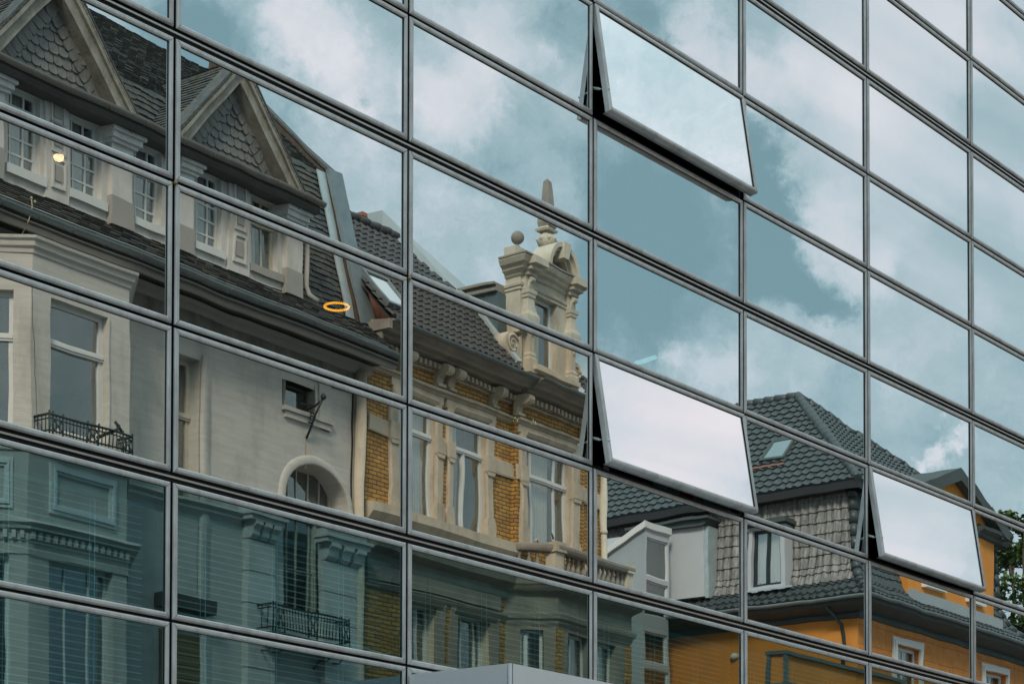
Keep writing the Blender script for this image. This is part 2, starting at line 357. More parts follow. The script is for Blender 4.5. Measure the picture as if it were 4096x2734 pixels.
# rooms behind the glass
for k in (-6, -3, 0, 3, 6):
    z = ZK[k] if k in ZK else 0
    b = MB().box(xl-6, xr+3, .15, 9.0, z-.18, z+.18, 0); b.box(xl-6, xr+3, .16, 9.0, z-.215, z-.181, 1)
    b.build('floor_slab', [M['slab'], M['ceil']], GB)
MB().box(xl-6, xr+3, 7.0, 7.2, -.2, ZK[-7]).build('rear_wall', M['room'], GB)
MB().box(xl-6.3, xl-6, .0, 9.0, 0, ZK[-6]+.4).box(xr+3, xr+3.3, 0, 9, 0, ZK[-6]+.4).build('end_wall', mat('grey render', (.3, .3, .3)), GB)
MB().box(xl-6, xl, 0, .3, 0, ZK[-6]+.4).box(xr, xr+3, 0, .3, 0, ZK[-6]+.4).build('blank_wall', mat('grey cladding', (.28, .28, .28)), GB)
MB().box(xl, xr, .02, .3, 0, ZK[5]-.03).build('plinth_wall', mat('grey granite plinth', (.18, .18, .18), .4), GB)
MB().box(xl-6.3, xr+3.3, -.02, 9.2, ZK[-6]+.4, ZK[-6]+.8).build('roof', mat('roof edge metal', (.2, .2, .2), .5), GB)
# canopy that stands out from the front at the foot of the picture
def canopy():
    xw = 0; # left end and top height read off the photograph
    d = ray(1626, 2682); P = d*(D/d.y); x0, zt = P.x, P.z+EYE
    b = MB()
    r_ = empty('entrance_canopy', (x0, 0, zt-.03), 0, 'silver metal entrance canopy standing out from the glass front at the lower edge', 'canopy')
    dep = 1.02; L = 7.5
    MB().box(.0, .012, -dep+.035, -.03, -.42, 0).build('end_panel', M['canopy'], r_)
    MB().box(.02, 3.2, -dep, -dep+.012, -.42, 0).build('front_panel', M['canopy'], r_)
    MB().box(3.215, L, -dep, -dep+.012, -.42, 0).build('front_panel', M['canopy'], r_)
    MB().ext([(.0, -dep+.028), (.0, -dep+.012), (.012, -dep), (.028, -dep), (.028, -dep+.03)], -.42, .0, ax='z').build('corner_trim', M['canopy'], r_)
    MB().box(.014, L, -dep+.014, -.02, -.03, -.006).box(.014, L, -dep+.014, -.02, -.40, -.37).build('deck', M['canopy'], r_)
M['canopy'] = mat('silver cladding', (.80, .79, .80), .5, .1, .05, 1.5)
canopy()
# venetian blinds in the lower floor
def blind(m, drop):
    xa, xb = XM(m)+.07, XM(m+1)-.07; zt = ZK[3]-.10
    r_ = empty('venetian_blind', ((xa+xb)/2, .22, zt), 0, BL[m], 'blind', 'venetian blinds of the lower floor')
    hw = (xb-xa)/2
    MB().box(-hw, hw, -.02, .03, -.03, .03).build('head_rail', M['slat'], r_)
    n = int(drop/.047); b = MB()
    for i in range(1, n):
        z = -.03-i*.047
        b.box(-hw, hw, -.011, .010, z, z+.004)
    s_ = b.build('slats', M['slat'], r_)
    for q in (-.62, 0, .62):
        MB().box(hw*q-.003, hw*q+.003, -.026, -.024, -.03-n*.047, 0).box(hw*q-.003, hw*q+.003, .024, .026, -.03-n*.047, 0).build('ladder_cord', M['slat'], r_)
    MB().box(-hw, hw, -.022, .022, -.045-n*.047, -.03-n*.047).build('bottom_rail', M['slat'], r_)
BL = {-1: 'leftmost pale blind behind the teal pane at the left edge', 0: 'pale blind behind the teal pane that mirrors the iron balcony', 1: 'pale blind behind the teal pane above the canopy corner', 2: 'pale blind behind the teal pane left of the orange reflection', 3: 'pale blind behind the pane that mirrors the orange wall'}
for m in BL: blind(m, 1.55)
# ring lamp and globe lamp in the rooms of the middle floor
def em(name, col, st):
    m = bpy.data.materials.new(name); m.use_nodes = True; b = m.node_tree.nodes['Principled BSDF']
    b.inputs['Emission Color'].default_value = (*col, 1); b.inputs['Emission Strength'].default_value = st; b.inputs['Base Color'].default_value = (*col, 1); return m
def through(x, y, dep):
    d = ray(x, y); P = d*((D+dep)/d.y); return (P.x, P.y-D, P.z+EYE)
p = through(1347, 1226, 1.5)
r_ = empty('ring_lamp', p, 0, 'glowing amber ring lamp hanging in the room behind the glass', 'lamp')
b = MB(); n = 40; RR = .105
b.loft([[((RR+.010*math.cos(a))*math.cos(t), (RR+.010*math.cos(a))*math.sin(t), .010*math.sin(a)) for a in [j*math.pi/4 for j in range(8)]] for t in [i*6.2832/n for i in range(n+1)]], 0, True, cap=False)
ring = b.build('light_ring', em('amber glow', (1, .24, .0), 14), r_)
b = MB()
for a in (0, 2.09, 4.19): b.tube([(RR*math.cos(a), RR*math.sin(a), 0), (0, 0, .5)], .003, 5)
b.tube([(0, 0, .5), (0, 0, ZK[0]-.2-p[2])], .004, 5); b.build('hanging_wire', M['gap'], r_)
p = through(235, 628, .45)
r_ = empty('globe_lamp', p, 0, 'small glowing round lamp behind the glass at the left', 'lamp')
MB().lathe((0, 0, 0), [(.004, -.034), (.026, -.024), (.036, -.006), (.036, .008), (.004, .016)], 14).build('bulb', em('warm glow', (1, .34, .17), 20), r_)
MB().tube([(0, 0, .014), (0, 0, ZK[0]-.2-p[2])], .004, 5).build('hanging_wire', M['gap'], r_)
for i, (x, y) in enumerate(((2063, 1677), (2135, 1687))):
    p = through(x, y, 1.6)
    r_ = empty('spot_lamp', p, 0, ('left' if i == 0 else 'right')+' one of the two tiny yellow spot lamps behind the glass', 'lamp', 'tiny spot lamps')
    b = MB()
    for q in range(7):
        a = q*.9; b.lathe((.022*math.cos(a), .022*math.sin(a), .02*math.sin(a*2.1)), [(.001, -.006), (.006, 0), (.001, .006)], 6)
    b.build('bulb', em('yellow glow', (1, .78, .3), 3.0), r_)
# a strip light in the upper room
p0 = through(2545, 1452, .8); p1 = through(2620, 1428, .8)
tag(MB().tube([p0, p1], .022, 8).build('strip_light', em('cool tube', (.8, 1, 1), 7)), 'short pale strip light seen through the pane above the white open window', 'lamp')
# things on the shelf under the open window
for (x, w_, h_, col, nm, lb) in ((2395, .10, .14, (.0, .20, .22), 'binder', 'left teal binder standing under the white open window'), (2425, .13, .12, (.0, .22, .24), 'binder', 'right teal binder standing under the white open window'),):
    p = through(x, 1880, .45); b = MB().box(-w_/2, w_/2, 0, .06, -.12, h_-.12); b.box(-w_/2+.02, w_/2-.02, -.004, 0, .0, .03, 1)
    o = b.build(nm, [mat('teal card', col), M['slat']]); o.location = p; tag(o, lb, 'binder', 'binders on the sill')
for (x, y, w_, h_, col, nm, lb, ct) in ((2740, 1978, .75, .5, (.55, .07, .03), 'wall_poster', 'red poster on the wall seen under the white open window', 'poster'), (2670, 1960, .5, .55, (.45, .7, .7), 'wall_panel', 'pale panel left of the red poster', 'panel'), (2850, 2020, .8, .55, (.40, .62, .6), 'wall_panel', 'pale panel right of the red poster', 'panel')):
    p = through(x, y, 2.4); b = MB().box(-w_/2, w_/2, 0, .03, -h_/2, h_/2); b.box(-w_/2+.03, w_/2-.03, -.006, 0, -h_/2+.03, -h_/2+.1, 1)
    o = b.build(nm, [mat(nm+' colour', col), M['slab']]); o.location = p; tag(o, lb, ct)
pts = [through(x, y, .15) for x, y in ((1398, 2578), (1445, 2585), (1496, 2604), (1538, 2614), (1562, 2609), (1581, 2581), (1590, 2560))]
pts = [tuple((Vector(a)*(1-t)+Vector(b_)*t)) for a, b_ in zip(pts, pts[1:]) for t in (0, .5)]+[pts[-1]]
tag(MB().tube(pts, .006, 6).tube([(p[0]-.01, p[1]+.02, p[2]+.012) for p in pts[:7]], .005, 6).build('white_cable', em('pale cable', (.62, .66, .58), .0)), 'loose white cable curling behind the teal pane above the canopy end', 'cable')
# ------------------------------------------------------------------ ground
b = MB(); b.face([(-300, -300, 0), (300, -300, 0), (300, 300, 0), (-300, 300, 0)])
tag(b.build('ground', mat('paving', (.16, .155, .15), .9, 0, .15, .5)), kind='structure')
b = MB().box(-60, 120, -12.5, -4.5, .002, .006); tag(b.build('road', mat('asphalt', (.05, .05, .052), .9, 0, .2, 2)), kind='structure')
b = MB().box(-60, 120, -4.5, -.0, .0, .12); tag(b.build('pavement', mat('pavement slabs', (.24, .235, .22), .85, 0, .15, 2)), kind='structure')
# ------------------------------------------------------------------ the houses across the street (seen in the glass)
M['render'] = mat('weathered white render', (.50, .49, .455), .9, 0, .12, 2.2, .006, 30, dark=(.24, .23, .20), dscale=1.3, damt=.45, stretch=(.5, .5, 4))
M['whitep'] = mat('white paint', (.58, .57, .54), .8, 0, .07, 2, dark=(.30, .28, .24), dscale=2.2, damt=.5)
M['plinth'] = mat('grey painted base', (.33, .32, .30), .85, 0, .08, 2)
M['soffit'] = mat('weathered dark boards', (.07, .067, .06), .9, 0, .25, 2)
M['zinc'] = mat('zinc', (.17, .205, .21), .5, .35, .2, 2.5)
M['zincb'] = mat('bright zinc flashing', (.42, .48, .49), .4, .3, .15, 3)
M['slate'] = mat('old slate', (.058, .062, .060), .75, 0, .6, 7, .01, 25, dark=(.13, .11, .06), dscale=2.2, damt=.5)
M['slatel'] = mat('slate shingles', (.15, .142, .128), .7, 0, .22, 6, .004, 20)
M['wood'] = mat('weathered bargeboard', (.27, .24, .195), .85, 0, .3, 3, .008, 12, dark=(.10, .075, .05), dscale=3, damt=.6)
M['frame'] = mat('white window frame', (.62, .64, .63), .6, 0, .06, 3)
M['framey'] = mat('yellowed window frame', (.50, .47, .38), .6, 0, .1, 3)
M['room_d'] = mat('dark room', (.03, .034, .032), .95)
M['curtain'] = mat('grey curtain', (.60, .58, .54), .95, 0, .12, 1.2)
M['iron'] = mat('dark green iron', (.02, .035, .035), .5, .3, .2)
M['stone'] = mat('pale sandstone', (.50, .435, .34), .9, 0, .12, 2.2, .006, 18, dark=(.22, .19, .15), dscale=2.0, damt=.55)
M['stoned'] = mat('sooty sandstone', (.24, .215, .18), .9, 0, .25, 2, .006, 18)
M['brickred'] = mat('red brick', (.30, .11, .06), .9, 0, .3, 6)
M['roomglass'] = glass_mat('window glass', .34, (.80, .86, .87), (.90, .93, .92), .0012, .0)
HF = Frame((36.83534, 30.16672), R(2.354728))
SE = -2.41

def win(par, x0, x1, z0, z1, y, bv=(), bh=(), fw=.06, fm='frame', cur=(), T=None, bar=.028, dep=.45, meet=None, sash=0.0, transom=None, label=None):
    "casement window: frame (mesh of the window itself), glass, curtain"
    b = MB(); e = .05
    b.box(x0, x1, y-e, y, z0, z0+fw).box(x0, x1, y-e, y, z1-fw, z1).box(x0, x0+fw, y-e, y, z0+fw, z1-fw).box(x1-fw, x1, y-e, y, z0+fw, z1-fw)
    for t in bv:
        x = x0+(x1-x0)*t; b.box(x-bar/2, x+bar/2, y-e+.012, y-.006, z0+fw, z1-fw)
    for t in bh:
        z = z0+(z1-z0)*t; b.box(x0+fw, x1-fw, y-e+.010, y-.008, z-bar/2, z+bar/2)
    if transom is not None:
        z = z0+(z1-z0)*transom; b.box(x0-.01, x1+.01, y-e, y+.035, z-.07, z+.06)
        b.box(x0+.01, x1-.01, y+.0, y+.055, z-.03, z+.02)
    if meet is not None:
        x = x0+(x1-x0)*meet; zt = z0+(z1-z0)*(transom or 1); b.box(x-.055, x+.055, y-e, y+.012, z0+fw, zt-.07 if transom else z1-fw)
        b.box(x-.02, x+.02, y, y+.03, z0+fw, zt-.07 if transom else z1-fw)
    g = MB(); g.face([(x0+fw*.5, y-.03, z0+fw*.5), (x1-fw*.5, y-.03, z0+fw*.5), (x1-fw*.5, y-.03, z1-fw*.5), (x0+fw*.5, y-.03, z1-fw*.5)])
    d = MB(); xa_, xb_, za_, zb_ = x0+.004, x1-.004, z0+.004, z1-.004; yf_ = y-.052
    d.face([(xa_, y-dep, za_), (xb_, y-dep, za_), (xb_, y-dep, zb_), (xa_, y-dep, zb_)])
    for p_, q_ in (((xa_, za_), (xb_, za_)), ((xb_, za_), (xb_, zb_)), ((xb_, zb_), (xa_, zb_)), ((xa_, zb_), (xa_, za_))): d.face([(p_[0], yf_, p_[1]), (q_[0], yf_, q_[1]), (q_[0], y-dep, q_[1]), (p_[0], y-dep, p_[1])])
    c = MB()
    for a, bb, zz in cur:
        xa, xb = x0+(x1-x0)*a, x0+(x1-x0)*bb; n = max(2, int((xb-xa)/.05)); zl = z0+(z1-z0)*zz
        for i in range(n):
            u0, u1 = xa+(xb-xa)*i/n, xa+(xb-xa)*(i+1)/n; w0, w1 = .010*(i % 2), .010*((i+1) % 2)
            c.face([(u0, y-.16-w0*.5, zl), (u1, y-.16-w1, zl), (u1, y-.16-w1, z1), (u0, y-.16-w0, z1)], 0, True)
    for q in (b, g, d, c):
        if T: q.v = [tuple(T @ Vector(p)) for p in q.v]
    wo = b.build('window', M[fm], par); g.build('glass', M['roomglass'], wo); d.build('dark_room', M['room_d'], wo)
    if cur: c.build('curtain', M['curtain'], wo)
    if label: wo['label'] = label
    return wo
def rc(fr, o, xl, xr, t, b_):
    "rectangle on the plane o: left and right px, top point, bottom point -> s0,s1,h0,h1"
    ym = (t[1]+b_[1])/2
    return fr.px(xl, ym, o)[0], fr.px(xr, ym, o)[0], fr.px(b_[0], b_[1], o)[1], fr.px(t[0], t[1], o)[1]

def scales(mb, P, U, V, N, w_, h_, inside, v1, mi=0, seed=1):
    "slate shingles with rounded lower corners, laid in overlapping courses; inside(u,v) trims them"
    rr = random.Random(seed); nv = int(v1/h_)+1
    for j in range(nv):
        for i in range(-1, 60):
            u = i*w_ + (w_/2 if j % 2 else 0); v = j*h_
            if not inside(u+w_/2, v+h_*.5): continue
            a, b, g = u+.006, u+w_-.006, rr.uniform(-.006, .006); r = w_*.30
            lift = .030+rr.uniform(0, .012)
            pts = [(a, v+h_*1.25, 0), (a, v+r*.7+g, lift), (a+r*.3, v+r*.2+g, lift), (a+r, v+g, lift), (b-r, v+g, lift), (b-r*.3, v+r*.2+g, lift), (b, v+r*.7+g, lift), (b, v+h_*1.25, 0)]
            mb.face([P+U*x+V*y+N*z for x, y, z in pts], mi)
            lo = pts[1:7]
            for q in range(5):
                p0, p1 = lo[q], lo[q+1]
                mb.face([P+U*p0[0]+V*p0[1]+N*p0[2], P+U*p1[0]+V*p1[1]+N*p1[2], P+U*p1[0]+V*p1[1]+N*(-.004), P+U*p0[0]+V*p0[1]+N*(-.004)], mi)

def courses(mb, P, U, V, N, rng, v1, ch=.16, cw=.22, lift=.02, wave=0.0, seg=1, jit=.0, mi=0, seed=3, rag=0.0, lean=0.0):
    "tiled or slated slope: saw-tooth courses up V, each lapped over the next; wave>0 rolls the tiles like pantiles; rng(v)->(u0,u1)"
    rr = random.Random(seed); n = int(math.ceil(v1/ch)); ns = max(1, seg)
    for j in range(n):
        v = j*ch; vt = min(v+ch, v1)+.02
        a0, b0 = rng(min(v+ch*.5, v1))
        if b0-a0 < .03: continue
        off = (cw/2 if (j % 2 and wave == 0) else 0)
        k0 = math.floor((a0-off)/cw); k1 = math.ceil((b0-off)/cw)
        prev = None
        for k in range(k0, k1):
            g = rr.uniform(-jit, jit); gl = rr.uniform(0, rag)
            for q in range(ns):
                u0 = off+(k+q/ns)*cw; u1 = off+(k+(q+1)/ns)*cw
                if u1 <= a0 or u0 >= b0: continue
                u0c, u1c = max(u0, a0), min(u1, b0)
                def wv(u):
                    t = ((u-off)/cw) % 1.0
                    return wave*(math.sin(t*6.2832)*.5+.5)**1.6 if wave else 0
                w0, w1 = wv(u0c+1e-5), wv(u1c-1e-5)
                def pt(u, vv, z): return P+U*u+V*vv+N*z
                p = [pt(u0c, v+g, lift+w0+gl), pt(u1c, v+g, lift+w1+gl), pt(u1c, vt, w1*.9), pt(u0c, vt, w0*.9)]
                mb.face(p, mi, wave > 0)
                mb.face([pt(u0c, v+g, lift+w0+gl), pt(u0c, v+g, -.01), pt(u1c, v+g, -.01), pt(u1c, v+g, lift+w1+gl)], mi)
                if wave == 0 and rag > 0: mb.face([pt(u0c, v+g, lift+gl), pt(u0c, vt, 0), pt(u0c, vt, -.01), pt(u0c, v+g, -.01)], mi)
def gutter(o, h, r=.085, n=8):
    return [(o+r*math.cos(a), h+r*math.sin(a)) for a in [math.pi+math.pi*i/n for i in range(n+1)]] + [(o+r-.012, h), (o+r*.6, h-r*.62), (o, h-r+.014), (o-r*.6, h-r*.62), (o-r+.012, h)]
def bead(x, y0, z, r, n=8): return [(y0+r*math.cos(6.2832*i/n), z+r*math.sin(6.2832*i/n)) for i in range(n)]

# ================================================================== white slate-roofed house (left)
H1 = empty('white_villa', HF.loc, HF.rz, 'white rendered old house with two slate gables, at the left of the reflected street', 'house')
SL = -19.0
AT = .10                        # plane of the attic front
hg = 14.93; hu = 17.50          # lower and upper gutter
hf = HF.px(1209, 1201, AT)[1]   # foot of the attic front
# --- main front
smallw = rc(HF, 0, 1131, 1265, (1131, 1515), (1131, 1622))
recw = (HF.px(716, 1600, 0)[0], HF.px(800, 1600, 0)[0], 10.9, HF.px(760, 1425, 0)[1])
arc_l, arc_r = HF.px(1143, 2000, 0)[0], HF.px(1391, 2000, 0)[0]
ac = (arc_l+arc_r)/2; ar = (arc_r-arc_l)/2
arc_top = HF.px(1223, 1848, 0)[1]; arc_sp = arc_top-ar*.78
aw = (HF.px(1108, 2300, 0)[0], HF.px(1290, 2300, 0)[0], HF.px(1108, 2420, 0)[1], arc_sp)
holes = [smallw, recw]
b = MB()
# wall in strips round the arched opening
N_A = 16
def arch_pt(t, k=1.0, kz=1.0): a = math.pi*t; return (ac-ar*k*math.cos(a), arc_sp+(arc_top-arc_sp)*kz*math.sin(a))
b.wall(SL, arc_l, 0, hg-.1, holes, 0, .30); b.wall(arc_r, SE, 0, hg-.1, [], 0, .3)
smo = smallw
pt = [arch_pt(i/N_A) for i in range(N_A+1)]
b2 = MB(); zt_ = smallw[2]-.0
for i in range(N_A):
    b2.face([(pt[i][0], 0, pt[i][1]), (pt[i+1][0], 0, pt[i+1][1]), (pt[i+1][0], 0, arc_top+.25), (pt[i][0], 0, arc_top+.25)])
    b2.face([(pt[i][0], 0, pt[i][1]), (pt[i][0], -.42, pt[i][1]), (pt[i+1][0], -.42, pt[i+1][1]), (pt[i+1][0], 0, pt[i+1][1])], 0, True)
holes2 = [smallw] if smallw[1] > arc_l else []
b2.wall(arc_l, arc_r, arc_top+.25, hg-.1, [(max(smallw[0], arc_l), min(smallw[1], arc_r), smallw[2], smallw[3])] if holes2 else [], 0, .30)
b2.face([(arc_l, 0, aw[2]), (arc_l, -.42, aw[2]), (arc_l, -.42, arc_sp), (arc_l, 0, arc_sp)]); b2.face([(arc_r, 0, aw[2]), (arc_r, 0, arc_sp), (arc_r, -.42, arc_sp), (arc_r, -.42, aw[2])])
b2.wall(arc_l, arc_r, 0, aw[2], [], 0)
b.v, off = b.v + b2.v, len(b.v); b.f += [tuple(i+off for i in f) for f in b2.f]; b.m += b2.m; b.sm += b2.sm
b.face([(SE, 0, 0), (SE, -9, 0), (SE, -9, hg), (SE, 0, hg)]); b.face([(SL, 0, 0), (SL, 0, hg), (SL, -9, hg), (SL, -9, 0)])
b.face([(SL, -9, 0), (SL, -9, hg), (SE, -9, hg), (SE, -9, 0)])
b.build('wall', [M['render'], M['whitep']], H1)
# arch moulding that widens into the wall
am = MB(); rings = []
for i in range(23):
    t = -.10+1.20*i/22; tt = min(max(t, 0), 1)
    a = math.pi*tt; ex = (t-tt)*ar*4.5
    ring = []
    for k, o_ in ((1.00, .0), (1.0, .045), (1.03, .06), (1.12, .05), (1.18, .03), (1.20, .0)):
        ring.append((ac-ar*k*math.cos(a)*(1+abs(ex)*.28*(1.6 if ex < 0 else 1)), o_, arc_sp-abs(ex)*1.0+(arc_top-arc_sp+ar*(k-1))*math.sin(a)))
    rings.append(ring)
am.loft(rings, 0, True, close=False); am.build('arch_moulding', M['render'], H1)
# arched window with its iron balcony
wa = win(H1, arc_l-.0, arc_r, aw[2], arc_top+.02, -.40, bv=(.16, .30, .44, .62, .80), bh=(.30,), fw=.08, fm='framey', transom=.66, meet=.70, dep=.8, label='tall arched stair window')
def railing(par, s0, s1, o0, o1, h0, h1, nb, name='railing'):
    b = MB()
    for (a, bb) in (((s0, o0), (s0, o1)), ((s0, o1), (s1, o1)), ((s1, o1), (s1, o0))):
        for h, r in ((h1, .022), (h1-.07, .012), (h0+.03, .016)):
            b.tube([(a[0], a[1], h), (bb[0], bb[1], h)], r, 6)
    for i in range(nb+1):
        s = s0+(s1-s0)*i/nb; post = i in (0, 1, nb//2-1, nb//2+2, nb-3, nb) or i == 4
        b.tube([(s, o1, h0-(.16 if post else 0)), (s, o1, h1+(.05 if post else -.0))], .018 if post else .010, 5)
    for (i0, i1) in ((1, 4), (nb//2-1, nb//2+2), (nb-3, nb)):
        a, c = s0+(s1-s0)*i0/nb, s0+(s1-s0)*i1/nb; m_ = (a+c)/2; r = (c-a)/2
        for q in (-1, 1):
            b.tube([(m_+q*r*math.cos(t), o1, h0+.03+(h1-h0-.1)*(.5+.5*math.sin(t))) for t in [-1.57+3.14*k/8 for k in range(9)]], .010, 5)
            b.tube([(m_-q*r, o1, h0+.03), (m_+q*r, o1, h1-.07)], .009, 5)
    for i in range(4): b.tube([(s0, o0+(o1-o0)*i/4, h0), (s0, o0+(o1-o0)*i/4, h1)], .010, 5); b.tube([(s1, o0+(o1-o0)*i/4, h0), (s1, o0+(o1-o0)*i/4, h1)], .010, 5)
    return b.build(name, M['iron'], par)
q0 = HF.px(1093, 2412, .55); q1 = HF.px(1400, 2470, .55); hb_ = HF.px(1400, 2500, .55)[1]
railing(H1, q0[0], q1[0], .0, .55, q0[1]-.48, q0[1], 26, 'balcony_railing')
b = MB().box(q0[0]+.06, q1[0]-.06, .0, .50, q0[1]-.62, q0[1]-.52)
for s in (q0[0]+.12, q0[0]+.45, q1[0]-.5, q1[0]-.1):
    b.tube([(s, .5, q0[1]-.6), (s, .48, q0[1]-.75), (s, .34, q0[1]-.86), (s, .16, q0[1]-.84), (s, .06, q0[1]-.95), (s, .0, q0[1]-1.0)], .018, 6)
b.build('balcony_floor', M['soffit'], H1)
# pilasters with three-block consoles beside the tall window
for (xl, xr, yt, yb) in ((992, 1110, 2088, 2140), (1296, 1450, 2178, 2228)):
    o_ = .16; s0 = HF.px(xl, yt, o_)[0]; s1 = HF.px(xr, yt, o_)[0]; ht = HF.px(xl, yt-8, o_)[1]
    b = MB()
    for j in range(16): b.box(s0+.02, s1-.02, 0, o_, ht-.36-.62*(j+1)+.03, ht-.36-.62*j)
    for j in range(16): b.box(s0+.04, s1-.04, 0, o_-.03, ht-.36-.62*(j+1), ht-.36-.62*(j+1)+.03)
    b.box(s0-.10, s1+.06, 0, o_+.20, ht, ht+.10).box(s0-.14, s1+.10, 0, o_+.26, ht+.10, ht+.16).box(s0-.06, s1+.03, 0, o_+.12, ht+.16, ht+.34).box(s0-.10, s1+.07, 0, o_+.2, ht+.34, ht+.40)
    for k in range(3):
        a = s0+(s1-s0)*(k+.12)/3; c = s0+(s1-s0)*(k+.86)/3
        b.ext([(0, ht), (o_+.20, ht), (o_+.20, ht-.08), (o_+.11, ht-.15), (o_+.09, ht-.26), (o_+.02, ht-.33), (0, ht-.34)], a, c)
    b.build('pilaster', M['whitep'], H1)
# string moulding left of the first pilaster (ground floor cornice)
p = HF.px(745, 1985, .12)
b = MB().ext([(0, p[1]), (.16, p[1]), (.18, p[1]-.05), (.10, p[1]-.10), (.12, p[1]-.16), (.05, p[1]-.24), (0, p[1]-.34)], HF.px(700, 1990, .12)[0]-2.0, HF.px(992, 2050, .12)[0]-.12); b.build('string_course', M['render'], H1)
# roller shutter box and shutter at the foot
p = HF.px(845, 2410, .1)
b = MB().box(HF.px(640, 2400, .1)[0], p[0], .0, .30, p[1]-.25, p[1]); b.build('shutter_box', M['soffit'], H1)
r_ = rc(HF, .04, 640, 798, (798, 2540), (798, 3000))
b = MB()
for k in range(40): b.box(r_[0], r_[1], .0, .035, r_[3]-.085*(k+1)+.01, r_[3]-.085*k)
b.build('roller_shutter', mat('brown shutter', (.16, .12, .055), .7), H1)
b = MB().box(r_[1], r_[1]+.12, 0, .10, 0, r_[3]+.2).box(r_[1]+.16, r_[1]+.26, 0, .05, 0, r_[3]+.2).build('door_surround', M['whitep'], H1)
# small high window with moulded surround and sill
s0, s1, h0, h1 = smallw
win(H1, s0, s1, h0, h1, -.22, fw=.05, fm='soffit', label='small dark high window')
b = MB().box(s1, s1+.07, -.0, .03, h0-.2, h1+.1).box(s1+.13, s1+.50, -.0, .045, h0-.22, h1+.2).box(s0-.02, s1+.52, .0, .10, h0-.10, h0-.02).box(s0+.05, s1+.45, 0, .06, h0-.22, h0-.11)
b.build('window_surround', M['render'], H1)
# recessed window between the bay and the blank wall, rounded jamb
s0, s1, h0, h1 = recw
win(H1, s0-.6, s1, h0, h1, -.24, fw=.10, fm='framey', transom=.62, cur=((.0, .75, 0),), label='window beside the bay')
b = MB(); n = 8
b.loft([[(s1+.02+.30*(1-math.cos(a)), .0+.06*math.sin(a*2)+.02, z) for a in [j*math.pi/2/n for j in range(n+1)]] for z in (0, h1+.1)], 0, True, close=False, cap=False)
b.build('rounded_jamb', M['render'], H1)
# dirty band and frieze under the eaves
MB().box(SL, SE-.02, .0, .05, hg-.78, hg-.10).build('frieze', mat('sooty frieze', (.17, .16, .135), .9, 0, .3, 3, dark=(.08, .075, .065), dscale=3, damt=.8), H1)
# iron sign bracket
bx, bz = HF.px(1232, 1752, .02)
b = MB()
b.tube([(bx, .02, bz), (bx, .25, bz+.42), (bx+.0, .48, bz+.74)], .026, 6)
b.tube([(bx-.02, .02, bz+.55), (bx, .25, bz+.60), (bx, .47, bz+.72)], .024, 6)
b.tube([(bx+.0, .13+.12*math.cos(t)*(1-t/15), bz+.36+.12*math.sin(t)*(1-t/15)) for t in [k*.45 for k in range(26)]], .016, 5)
b.tube([(bx-.45, .20, bz+.56), (bx, .24, bz+.60)], .014, 5); b.lathe((bx, .49, bz+.76), [(.005, -.07), (.06, -.03), (.06, .03), (.005, .08)], 8)
b.build('sign_bracket', M['iron'], H1)
# crack-free rust run under the bracket
b = MB().box(bx-.02, bx+.02, .0, .004, bz-.62, bz-.02); b.build('rust_stain', mat('rust stain', (.42, .33, .22), .9), H1)
# --- eaves: gutter, fascia, soffit
b = MB().ext([(.0, hg-.10), (.74, hg-.14), (.80, hg-.20), (.78, hg-.06), (.72, hg-.02), (.0, hg+.0)], SL, SE+.05, 0)
b.build('soffit', M['soffit'], H1)
b = MB().ext([(.60, hg-.24), (.70, hg-.26), (.78, hg-.17), (.80, hg-.12), (.60, hg-.15)], SL, SE+.05).ext([(.0, hg-.36), (.10, hg-.33), (.14, hg-.22), (.22, hg-.16), (0, hg-.14)], SL, SE-.01)
b.build('eaves_moulding', M['plinth'], H1)
b = MB().ext(gutter(.87, hg+.02, .10), SL, SE+.08)
for k in range(20): b.tube([(SL+.8*k+.2, .87+.104*math.cos(a), hg+.02+.104*math.sin(a)) for a in [math.pi+math.pi*i/6 for i in range(7)]], .010, 5)
b.build('gutter', M['zinc'], H1)
# --- slate skirt between gutter and attic front
P = Vector((0, .86, hg+.04)); V = Vector((0, AT-.86, hf-hg-.04)); vl = V.length; V.normalize(); N_ = Vector((1, 0, 0)).cross(V)
if N_.y < 0: N_ = -N_
b = MB(); courses(b, P, Vector((1, 0, 0)), V, N_, lambda v: (SL, SE+.0), vl, .125, .24, .022, 0, 1, .022, rag=.018)
b.face([P+Vector((SL, 0, 0)), P+Vector((SE, 0, 0)), P+V*vl+Vector((SE, 0, 0)), P+V*vl+Vector((SL, 0, 0))])
b.build('slate_skirt', M['slate'], H1)
MB().tube([(SL, .80, hg+.13), (SE-.3, .80, hg+.12)], .012, 5).build('snow_wire', M['zincb'], H1)
# --- attic front with its windows
aws = [  # left px, right px, (x,y) top, (x,y) bottom of the opening
 (16, 146, (129, 395), (129, 722)), (268, 392, (281, 506), (384, 838)), (523, 632, (529, 600), (623, 932)),
 (768, 874, (775, 700), (864, 1030)), (990, 1092, (1000, 800), (1077, 1134))]
rects = []
hw0, hw1 = 15.98, 17.35
for xl, xr, t, bt in aws:
    s0 = HF.px(xl, bt[1]-90, AT-.10)[0]; s1 = HF.px(xr, bt[1]-90, AT-.10)[0]
    rects.append((s0, s1, hw0, hw1))
s_att_r = HF.px(1205, 1100, AT)[0]
extra = [(rects[0][0]-2.9, rects[0][1]-2.9, hw0, hw1), (rects[0][0]-4.6, rects[0][1]-4.6, hw0, hw1)]
b = MB(); b.wall(SL, s_att_r, hf-.3, hu+.15, rects+extra, AT, .22, 0, 0)
b.face([(s_att_r, AT, hf-.3), (s_att_r, -1.4, hf-.3), (s_att_r, -1.4, hu+.1), (s_att_r, AT, hu+.1)])
b.build('attic_wall', M['whitep'], H1)
